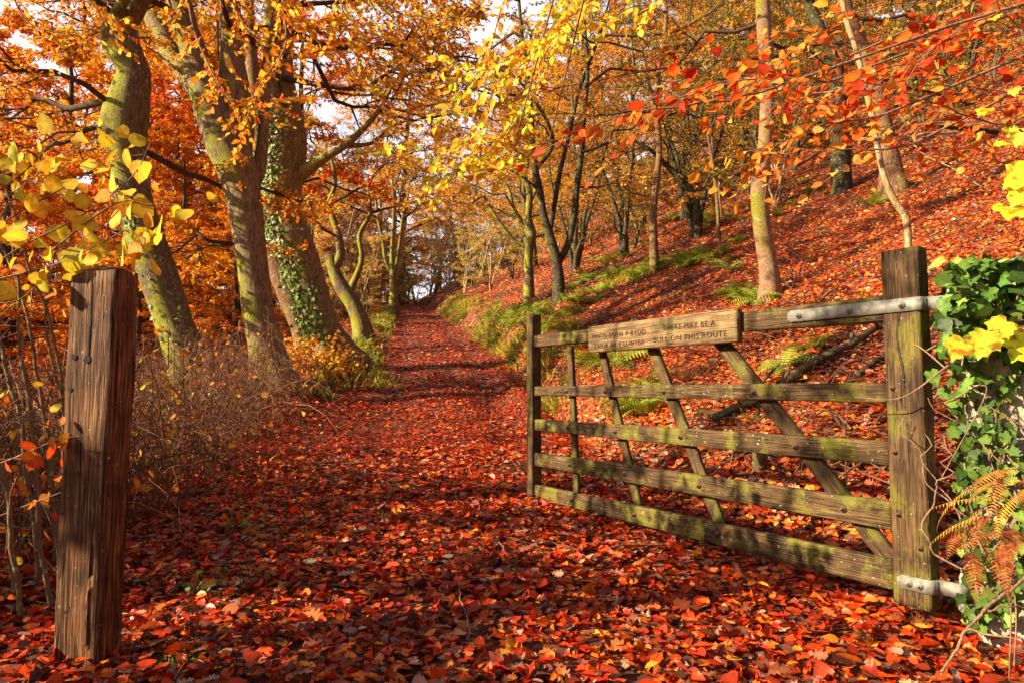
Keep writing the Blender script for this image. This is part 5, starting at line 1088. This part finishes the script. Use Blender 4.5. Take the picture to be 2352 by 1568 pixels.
# ------------------------------------------------------------------ ferns on the bank
def ferns():
    protos = []
    for v in range(4):
        e = empty('fern'); mb, st = MB(), MB(); nf = 9 + v
        for i in range(nf):
            frond(mb, st, np.array([0, 0, .02]), i * 6.283 / nf + rng.normal(0, .2), rng.uniform(.32, .55), rng.uniform(.7, 1.2), [(.44, .56, .05), (.56, .62, .08), (.30, .44, .04)] if v < 3 else [(.62, .5, .07), (.5, .38, .06)], 13, .24, rng.uniform(1.1, 1.7), width=.003)
        mb.build('fronds', M_GREEN, e); st.build('stalks', M_TWIG, e); protos.append(e)
    spots = [(1015, 668), (1060, 690), (1095, 720), (1130, 735), (1165, 752), (1200, 745), (1240, 720), (1290, 735), (1180, 715), (1330, 700), (1370, 680), (1400, 655), (1450, 640), (1480, 620), (1520, 612), (1560, 605), (1590, 600), (1420, 590), (1390, 610), (1350, 640), (1300, 665), (1640, 600), (1600, 470), (1650, 515), (1560, 500), (1620, 500),
             (1715, 690), (1310, 770), (1345, 800), (1385, 850), (1475, 920), (1480, 960), (1520, 880), (1800, 850), (1865, 810), (1880, 440), (1850, 420), (1840, 470), (2070, 435), (1700, 480), (1780, 500), (1500, 560), (1250, 760), (1140, 700), (1700, 560), (1040, 655), (1680, 625), (930, 700), (870, 745), (830, 800), (1090, 650), (1460, 560), (2000, 480)]
    spots += [(a + rng.uniform(-45, 45), b + rng.uniform(-18, 12)) for a, b in spots[:32] * 3]
    first = [True] * 4; k = 0
    for (px, py) in spots:
        p = hit(px, py); v = k % 3 if k % 9 else 3; k += 1
        if py > 840 and py < 970: v = 0
        sc = rng.uniform(.75, 1.15) * (.8 if p[1] < 8 else 1.0)
        if first[v]: o = protos[v]; first[v] = False; o.location = p; o.rotation_euler = (0, 0, rng.uniform(0, 6)); o.scale = (sc,) * 3
        else: o = copy_thing(protos[v], p, rng.uniform(0, 6), sc)
        o.rotation_euler = (R(rng.uniform(-5, 12)), R(-18), o.rotation_euler[2])
        if (px, py) in ((1475, 920), (1480, 960)): lab, gr = 'green and bronze fern seen through the gate between the second and third rails', 'ferns seen through the gate'
        elif py > 760: lab, gr = 'green fern on the leafy bank just behind the gate', 'ferns just behind the gate'
        elif px < 960: lab, gr = 'green fern on the left verge of the far path', 'ferns on the left verge'
        elif py < 540: lab, gr = 'fern growing in the shade high on the hillside', 'ferns high on the hillside'
        else: lab, gr = 'sunlit green fern on the bank above the right edge of the path', 'ferns along the right bank'
        tag(o, lab, 'fern', gr)
ferns()
# ------------------------------------------------------------------ grass on the verges
def blades(mb, P, L, cols, droop=1.0, w=.006, az=None):
    n = len(P); az = rng.uniform(0, 6.28, n) if az is None else az; d = np.stack([np.cos(az), np.sin(az), az * 0], -1); s = np.stack([-np.sin(az), np.cos(az), az * 0], -1)
    dr = droop * rng.uniform(.5, 1.3, n); out = []
    for j, u in enumerate((0, .35, .7, 1.0)):
        h = L * (u - .55 * dr * u * u); r_ = L * dr * u ** 1.6 * .75; c = P + d * r_[:, None]; c = c + np.stack([0 * h, 0 * h, h], -1)
        ww = w * (1 - u * .9) * (1 + P[:, 1] / 14); out.append(c - s * ww[:, None]); out.append(c + s * ww[:, None])
    V = np.stack(out, 1).reshape(-1, 3); b = np.arange(n)[:, None] * 8
    f = np.concatenate([b + np.array([2 * j, 2 * j + 1, 2 * j + 3, 2 * j + 2]) for j in range(3)]).reshape(-1, 4)
    mb.add(V, f, np.repeat(np.clip(pal(cols, [1] * len(cols), n, .25) * (1 + .45 * noise3(P * [1, 1, 0], 1.9, 2))[:, None], .02, .9), 8, 0))
def grass():
    mb = MB(); cols = [(.46, .54, .05), (.60, .60, .09), (.26, .34, .04), (.62, .5, .12), (.40, .26, .08)]
    Ps = []
    AZ = []
    for i in range(250):   # right bank tussocks, hanging over the cut edge
        y = 8.5 + 30 * rng.uniform() ** 1.3; r = abs(rng.normal(.12, .32)) + .02; x = float(pc(y) + hwr(y)) + r; n = rng.integers(12, 38)
        if noise3(np.array([x * .6, y, 0]), 1.1, 9) < -.1: continue
        dx, dy = rng.normal(0, .085, n), rng.normal(0, .085, n)
        Ps.append(np.stack([x + dx, y + dy, np.zeros(n)], -1)); AZ.append(np.arctan2(dy - .02, dx - .07) + rng.normal(0, .4, n))
    for i in range(260):   # left verge
        y = rng.uniform(9.5, 40); l = abs(rng.normal(0, .45)) + .02; x = float(pc(y) - hwl(y)) - l; n = rng.integers(8, 20)
        if noise3(np.array([x, y, 0]), 1.2) < -.05: continue
        Ps.append(np.stack([x + rng.normal(0, .1, n), y + rng.normal(0, .1, n), np.zeros(n)], -1)); AZ.append(rng.uniform(0, 6.28, n))
    for (px, py, n) in [(840, 800, 90), (815, 790, 70), (860, 870, 80), (830, 770, 60), (800, 805, 50), (875, 890, 50), (1460, 640, 120), (1400, 660, 120), (1250, 710, 140), (1310, 690, 100)]:
        p = hit(px, py); Ps.append(np.stack([p[0] + rng.normal(0, .16, n), p[1] + rng.normal(0, .2, n), np.zeros(n)], -1)); AZ.append(rng.uniform(0, 6.28, n))
    P = np.concatenate(Ps); P[:, 2] = G(P[:, 0], P[:, 1]) - .01
    blades(mb, P, rng.uniform(.2, .5, len(P)), cols, 1.15, .0085, np.concatenate(AZ))
    tag(mb.build('verge_grass', M_GREEN), 'drooping yellow green grass along the path verges', 'grass', kind='stuff')
    # dead buff grass clump seen through the gate
    p = hit(1590, 870); n = 260; P = np.stack([p[0] + rng.normal(0, .1, n), p[1] + rng.normal(0, .06, n), np.zeros(n)], -1); P[:, 2] = G(P[:, 0], P[:, 1])
    mb = MB(); blades(mb, P, rng.uniform(.15, .3, n), [(.42, .2, .09), (.55, .3, .15)], 1.3, .0022)
    tag(mb.build('grass_tussock', M_GREEN), 'dead straw coloured grass tussock seen through the gate under the sign board', 'grass')
grass()
# ------------------------------------------------------------------ bramble thicket, sticks, small things
def brambles():
    mb = MB(); n = 1500; Q = []; Rr = []
    y = rng.uniform(3.3, 9.6, n); e0 = pc(y) - hwl(y)
    x = np.interp(y, [3.3, 5, 7, 9.6], [-2.0, -2.2, -2.7, -3.3]) - rng.uniform(0, 1, n) ** 1.3 * 2.4
    z = G(x, y); H = rng.uniform(.25, .95, n) * np.interp(y, [3, 9.6], [.8, 1.0]); az = rng.uniform(0, 6.28, n); L = rng.uniform(.3, 1.2, n)
    u = np.linspace(0, 1, 8)
    P = np.stack([x[:, None] + np.cos(az)[:, None] * L[:, None] * u, y[:, None] + np.sin(az)[:, None] * L[:, None] * u, z[:, None] + H[:, None] * 4 * u * (1 - u) * np.where(rng.uniform(0, 1, n) < .5, .8, 1.1)[:, None] + (H * .35)[:, None] * u], -1)
    dj = np.cumsum(rng.normal(0, .03, (n, 8, 3)), 1); dj[:, 0] = 0; P += dj
    tubes(mb, P, np.tile(np.linspace(.0046, .0016, 8), (n, 1)) * rng.lognormal(-.25, .45, (n, 1)), 3)
    # fine side twigs
    m = 3600; i = rng.integers(0, n, m); j = rng.integers(2, 8, m); a = P[i, j]; d = rdir(m); l = rng.uniform(.06, .3, m)[:, None]
    T = np.stack([a, a + d * l * .5 + rng.normal(0, .02, (m, 3)), a + d * l + rng.normal(0, .04, (m, 3))], 1); tubes(mb, T, np.tile([.0018, .0013, .0008], (m, 1)), 3)
    tag(mb.build('bramble_thicket', M_BRAM), 'tangle of bare purple brown bramble and dead stems right of the old post', 'brambles', kind='stuff')
    ml = MB(); m = 1500; i = rng.integers(0, n, m); j = rng.integers(1, 8, m)
    leaves(ml, P[i, j] + rng.normal(0, .04, (m, 3)), rdir(m), rdir(m), rng.uniform(.03, .07, m), pal([(.7, .3, .03), (.6, .14, .02), (.75, .45, .05), (.3, .3, .05)], [3, 3, 2, .5], m), BEECH, .2, .5, True)
    tag(ml.build('bramble_leaves', M_LEAF), 'scattered orange leaves caught in the bramble tangle', 'leaves', kind='stuff')
def hill_twigs():
    n = 1500; y = np.exp(rng.uniform(math.log(3.2), math.log(24), n)); x = pc(y) + hwr(y) + .3 + rng.uniform(0, 1, n) ** 1.2 * (y * .85); z = G(x, y)
    q = rng.uniform(0, 1, n) < .16; x = np.where(q, pc(y) + rng.uniform(-1.6, 1.6, n), x)
    az = rng.uniform(0, 6.28, n); L = rng.uniform(.15, .8, n) * np.where(q, .5, 1); u = np.linspace(0, 1, 6); arch = np.where((rng.uniform(0, 1, n) < .35) & ~q, rng.uniform(.1, .5, n), .02)
    X = x[:, None] + np.cos(az)[:, None] * L[:, None] * u; Y = y[:, None] + np.sin(az)[:, None] * L[:, None] * u
    Z = G(X, Y) + .045 + (arch * L)[:, None] * 3 * u * (1 - u); P = np.stack([X, Y, Z], -1) + np.cumsum(rng.normal(0, .008, (n, 6, 3)), 1)
    m = MB(); tubes(m, P, np.tile(np.linspace(.0045, .0018, 6), (n, 1)) * rng.lognormal(0, .45, (n, 1)), 4)
    tag(m.build('dead_stems', M_BRAM), 'thin dead stems and twigs strewn over the leafy hillside', 'dead stems', kind='stuff')
M_BRAM = barkmat('bramble_stem', (.19, .09, .05), (.07, .03, .02), None, 0, 2, .2)
brambles()
hill_twigs()
def stick(name, label, pts, r0, r1, mat, cat='fallen branch', forks=0):
    m = MB(); P = resample(np.array(pts), 30); P[1:] += np.cumsum(rng.normal(0, .0025, (29, 3)), 0)
    tubes(m, P, np.linspace(r0, r1, 30) * (1 + .12 * rng.normal(0, 1, 30)), 10, (.5, .5, .5))
    for k in range(forks):
        i = rng.integers(6, 26); d = norm(rng.normal(0, 1, 3) + [0, 0, .6]); L = rng.uniform(.15, .4)
        q = P[i] + d * L * np.linspace(0, 1, 8)[:, None] + np.cumsum(rng.normal(0, .01, (8, 3)), 0) * (np.arange(8)[:, None] > 0); tubes(m, q, np.linspace(r1 * .8, r1 * .25, 8), 6, (.5, .5, .5))
    tag(m.build(name, mat, smooth=True), label, cat)
def lay(a, b, up=.04, sag=0, n=6):
    A = hit(*a); B = hit(*b); t = np.linspace(0, 1, n); P = A + (B - A) * t[:, None]; P[:, 2] = G(P[:, 0], P[:, 1]) + up; return P
stick('fallen_branch', 'thick dark branch rising to the right behind the gate stile', lay((1790, 905), (2040, 770), .08), .04, .03, M_BARK, forks=2)
stick('fallen_branch', 'fallen dark limb lying below the thick one behind the gate', lay((1870, 935), (2050, 830), .06), .03, .02, M_BARK_DARK, forks=1)
stick('fallen_branch', 'broken branch lying behind the middle rails of the gate', lay((1640, 985), (1800, 925), .07), .035, .03, M_BARK, forks=3)
stick('fallen_branch', 'smaller snapped branch crossing the one behind the middle rails', lay((1600, 960), (1790, 975), .05), .024, .016, M_BARK_DARK, forks=3)
stick('fallen_branch', 'thin bare branch lying across the sunlit slope above the sign board', lay((1380, 745), (1600, 660), .03), .016, .008, M_BARK_DARK)
stick('fallen_branch', 'pale dead stick lying on the slope left of the sunlit trunk', lay((1530, 690), (1700, 650), .04), .01, .006, M_TWIG_PALE, forks=2)
stick('fallen_branch', 'long pale stick sloping down the hillside towards the cream sapling', lay((2080, 330), (2260, 455), .15), .014, .007, M_BARK_PALE, forks=3)
stick('fallen_branch', 'mossy horizontal stick crossing in front of the cream sapling', [at(1958, 325, 4.8), at(2010, 322, 4.8), at(2080, 318, 4.85), at(2130, 305, 4.9), at(2200, 300, 5)], .018, .010, M_BARK_PALE)
stick('fallen_branch', 'dark branch end poking out of the leaves upper right of the slope', [at(2100, 285, 5.2), at(2180, 295, 5.3), at(2260, 298, 5.4), at(2360, 305, 5.6)], .02, .022, M_BARK_DARK)
stick('twig', 'thin brown twig lying on the leaves in the middle foreground', lay((1050, 1360), (1085, 1500), .05), .003, .002, M_TWIG_PALE, 'twig')
stick('fallen_branch', 'dark twiggy branch leaning between the forked trunk and the ivy covered one', lay((650, 810), (735, 865), .15), .03, .015, M_BARK_DARK, forks=3)
stick('fallen_branch', 'red brown stems lying in the bottom right corner', [at(2160, 1545, 1.95), at(2230, 1440, 2.0), at(2310, 1370, 2.05), at(2400, 1310, 2.1)], .004, .005, M_TWIG_PALE, forks=2)
def stump():
    p = hit(1748, 1090); e = MB(); z = float(G(p[0], p[1])); t = np.linspace(0, 1, 10)
    P = np.stack([p[0] + t * 0, p[1] + t * .02, z - .05 + t * .2], -1)
    m = MB(); n, k = 10, 20; th = np.arange(k) * 2 * np.pi / k; r = .045 * (1 + .6 * np.exp(-t * 5))
    V = P[:, None] + np.stack([np.cos(th)[None] * r[:, None], np.sin(th)[None] * r[:, None], 0 * r[:, None] * th[None]], -1) * (1 + .15 * noise3(np.stack([np.cos(th), np.sin(th), th * 0], -1), 2))[None, :, None]
    idx = np.arange(n * k).reshape(n, k); a, b = idx[:-1], idx[1:]; f = np.stack([a, np.roll(a, -1, 1), np.roll(b, -1, 1), b], -1).reshape(-1, 4)
    Vt = np.vstack([V.reshape(-1, 3), [P[-1]]]); i = np.arange(k); m.addp(Vt, [f, np.stack([(n - 1) * k + i, (n - 1) * k + np.roll(i, -1), np.full(k, n * k)], -1)])
    tag(m.build('tree_stump', M_BARK_MOSS, smooth=True), 'small mossy stump seen between the lower rails of the gate', 'tree stump')
stump()
def moss_patch(px, py, r, label):
    p = hit(px, py); n, k = 14, 40; rr = np.linspace(0.02, 1, n); th = np.arange(k) * 2 * np.pi / k
    X = p[0] + r * rr[:, None] * np.cos(th) * (1 + .2 * np.sin(th * 3)); Y = p[1] + r * .8 * rr[:, None] * np.sin(th); Z = G(X, Y) + .035 * (1 - rr[:, None] ** 2) - .012 + .006 * noise3(np.stack([X, Y, X * 0], -1), 40)
    m = MB(); idx = np.arange(n * k).reshape(n, k); a, b = idx[:-1], idx[1:]; m.add(np.stack([X, Y, Z], -1), np.stack([a, np.roll(a, -1, 1), np.roll(b, -1, 1), b], -1).reshape(-1, 4))
    n = 1500; a = rng.uniform(0, 6.28, n); q = np.sqrt(rng.uniform(0, 1, n)); x = p[0] + r * q * np.cos(a); y = p[1] + r * .8 * q * np.sin(a)
    leaves(m, np.stack([x, y, G(x, y) + .036 * (1 - q ** 2)], -1), norm(rng.normal(0, .6, (n, 3)) + [0, 0, .6]), rdir(n), .016, np.ones((n, 3)), DIA)
    tag(m.build('moss_clump', simple('moss', (.10, .13, .02), .9, 0, 90, .6, .8)), label, 'moss')
moss_patch(400, 1535, .15, 'dark green moss clump at the foot of the old oak post')
moss_patch(725, 912, .1, 'small green moss tuft on the left edge of the path')
def seedlings():
    # little green leaved weeds in the litter and low ivy at the foot of the pillar
    for (px, py, r, n, lab) in [(470, 1380, .16, 60, 'small green weeds in the shaded litter right of the old post'), (2190, 1420, .09, 40, 'little ivy shoots at the foot of the hanging stile'), (2290, 1390, .16, 60, 'low ivy trailing over the ground in the bottom right corner'), (590, 1230, .2, 60, 'yellow green weed stems in the litter right of the thicket')]:
        p = hit(px, py); m = MB(); x = p[0] + rng.normal(0, r, n); y = p[1] + rng.normal(0, r * .7, n); z = G(x, y) + rng.uniform(.03, .12, n)
        leaves(m, np.stack([x, y, z], -1), rdir(n) * [1, 1, .3], norm(rng.normal(0, .4, (n, 3)) + [-.2, -.3, .8]), rng.uniform(.012, .035, n), pal([(.16, .26, .03), (.3, .36, .05), (.1, .18, .02)], [1, 1, 1], n), IVY, .15, .4)
        a = np.stack([x, y, G(x, y)], -1); b = np.stack([x, y, z], -1); T = np.stack([a, (a + b) / 2 + rng.normal(0, .01, (n, 3)), b], 1); tubes(m, T, np.full((n, 3), .0012), 3, (.2, .2, .05))
        tag(m.build('weeds', M_GREEN), lab, 'weeds')
seedlings()
# orange leaved low shoots at the foot of the ivy trunk
def shoots():
    p = at(700, 800, 11.8); ml, mbn = MB(), MB(); n = 60; x = p[0] + rng.uniform(-.7, .8, n); y = p[1] + rng.normal(0, .35, n); z = G(x, y)
    top = np.stack([x + rng.normal(0, .2, n), y + rng.normal(0, .2, n), z + rng.uniform(.15, .6, n)], -1); a = np.stack([x, y, z], -1)
    T = np.stack([a, (a + top) / 2 + rng.normal(0, .05, (n, 3)), top], 1); tubes(mbn, T, np.tile([.005, .004, .002], (n, 1)), 4)
    m = 1100; i = rng.integers(0, n, m); u = rng.uniform(.3, 1.1, m)[:, None]; P = a[i] * (1 - u) + top[i] * u + rng.normal(0, .07, (m, 3))
    leaves(ml, P, rdir(m), norm(rng.normal(0, .5, (m, 3)) + [-.5, -.5, .6]), rng.uniform(.05, .09, m), pal([(.82, .36, .03), (.78, .2, .02), (.8, .5, .05)], [3, 2, 2], m), BEECH, .2)
    e = empty('beech_shrub'); tag(e, 'low orange leaved shoots between the feet of the forked and ivy covered trunks', 'shrub'); mbn.build('stems', M_TWIG, e); ml.build('foliage', M_LEAF, e)
shoots()
# ------------------------------------------------------------------ light, sky, camera
SUN_EL, SUN_AZ = R(27), math.atan2(-.97, -.27)   # sun stands left and slightly behind the camera
sd = Vector((-.963 * math.cos(SUN_EL), -.268 * math.cos(SUN_EL), math.sin(SUN_EL)))
ld = bpy.data.lights.new('sun', 'SUN'); ld.energy = 5.0; ld.angle = R(.53); ld.color = (1, .83, .55)
lo = bpy.data.objects.new('sun', ld); COL.objects.link(lo); lo.rotation_euler = (-sd).to_track_quat('-Z', 'Y').to_euler(); lo.location = (-20, -5, 20)
w = bpy.data.worlds.new('World'); scene.world = w; w.use_nodes = True; nt = w.node_tree
for n_ in list(nt.nodes): nt.nodes.remove(n_)
sky = nt.nodes.new('ShaderNodeTexSky'); sky.sky_type = 'NISHITA'; sky.sun_disc = False; sky.sun_elevation = SUN_EL
sky.sun_rotation = math.atan2(sd.x, sd.y); sky.dust_density = 2.5; sky.air_density = 1.0
gtc = nt.nodes.new('ShaderNodeTexCoord'); gsp = nt.nodes.new('ShaderNodeSeparateXYZ'); nt.links.new(gtc.outputs['Generated'], gsp.inputs[0])
cn = nt.nodes.new('ShaderNodeTexNoise'); cn.inputs['Scale'].default_value = 3.5; cn.inputs['Detail'].default_value = 5; nt.links.new(gtc.outputs['Generated'], cn.inputs['Vector'])
hz = nt.nodes.new('ShaderNodeMapRange'); hz.inputs[1].default_value = .30; hz.inputs[2].default_value = .95; hz.inputs[3].default_value = 1; hz.inputs[4].default_value = 0; nt.links.new(gsp.outputs[2], hz.inputs[0])
cm = nt.nodes.new('ShaderNodeMath'); cm.operation = 'MULTIPLY'; nt.links.new(hz.outputs[0], cm.inputs[0]); nt.links.new(cn.outputs[0], cm.inputs[1])
hy = nt.nodes.new('ShaderNodeMapRange'); hy.inputs[1].default_value = -.1; hy.inputs[2].default_value = .5; nt.links.new(gsp.outputs[1], hy.inputs[0])   # a pale bank of cloud to the north
cm1 = nt.nodes.new('ShaderNodeMath'); cm1.operation = 'MULTIPLY'; nt.links.new(cm.outputs[0], cm1.inputs[0]); nt.links.new(hy.outputs[0], cm1.inputs[1])
cm2 = nt.nodes.new('ShaderNodeMath'); cm2.operation = 'MULTIPLY'; cm2.use_clamp = True; cm2.inputs[1].default_value = 2.3; nt.links.new(cm1.outputs[0], cm2.inputs[0])
hm = nt.nodes.new('ShaderNodeMix'); hm.data_type = 'RGBA'; hm.inputs[7].default_value = (8.8, 8.6, 9.0, 1)
nt.links.new(cm2.outputs[0], hm.inputs[0]); nt.links.new(sky.outputs[0], hm.inputs[6])
bg = nt.nodes.new('ShaderNodeBackground'); bg.inputs[1].default_value = .05; ow = nt.nodes.new('ShaderNodeOutputWorld')
nt.links.new(hm.outputs[2], bg.inputs[0]); nt.links.new(bg.outputs[0], ow.inputs[0])
cd = bpy.data.cameras.new('camera'); cam = bpy.data.objects.new('camera', cd); COL.objects.link(cam)
cd.sensor_width = 36; cd.lens = 36 * F / 2352; cd.clip_start = .05; cd.clip_end = 3000
cam.location = (0, 0, CAMZ); cam.rotation_euler = (R(90) + PITCH, 0, 0); scene.camera = cam
vs = scene.view_settings; vs.view_transform = 'Standard'; vs.look = 'None'; vs.exposure = 1.4; vs.gamma = 1
cy = scene.cycles; cy.max_bounces = 6; cy.diffuse_bounces = 3; cy.glossy_bounces = 2; cy.transmission_bounces = 3; cy.transparent_max_bounces = 4
cy.use_denoising = True; cy.sample_clamp_indirect = 6
cy.use_adaptive_sampling = True; cy.adaptive_threshold = .015
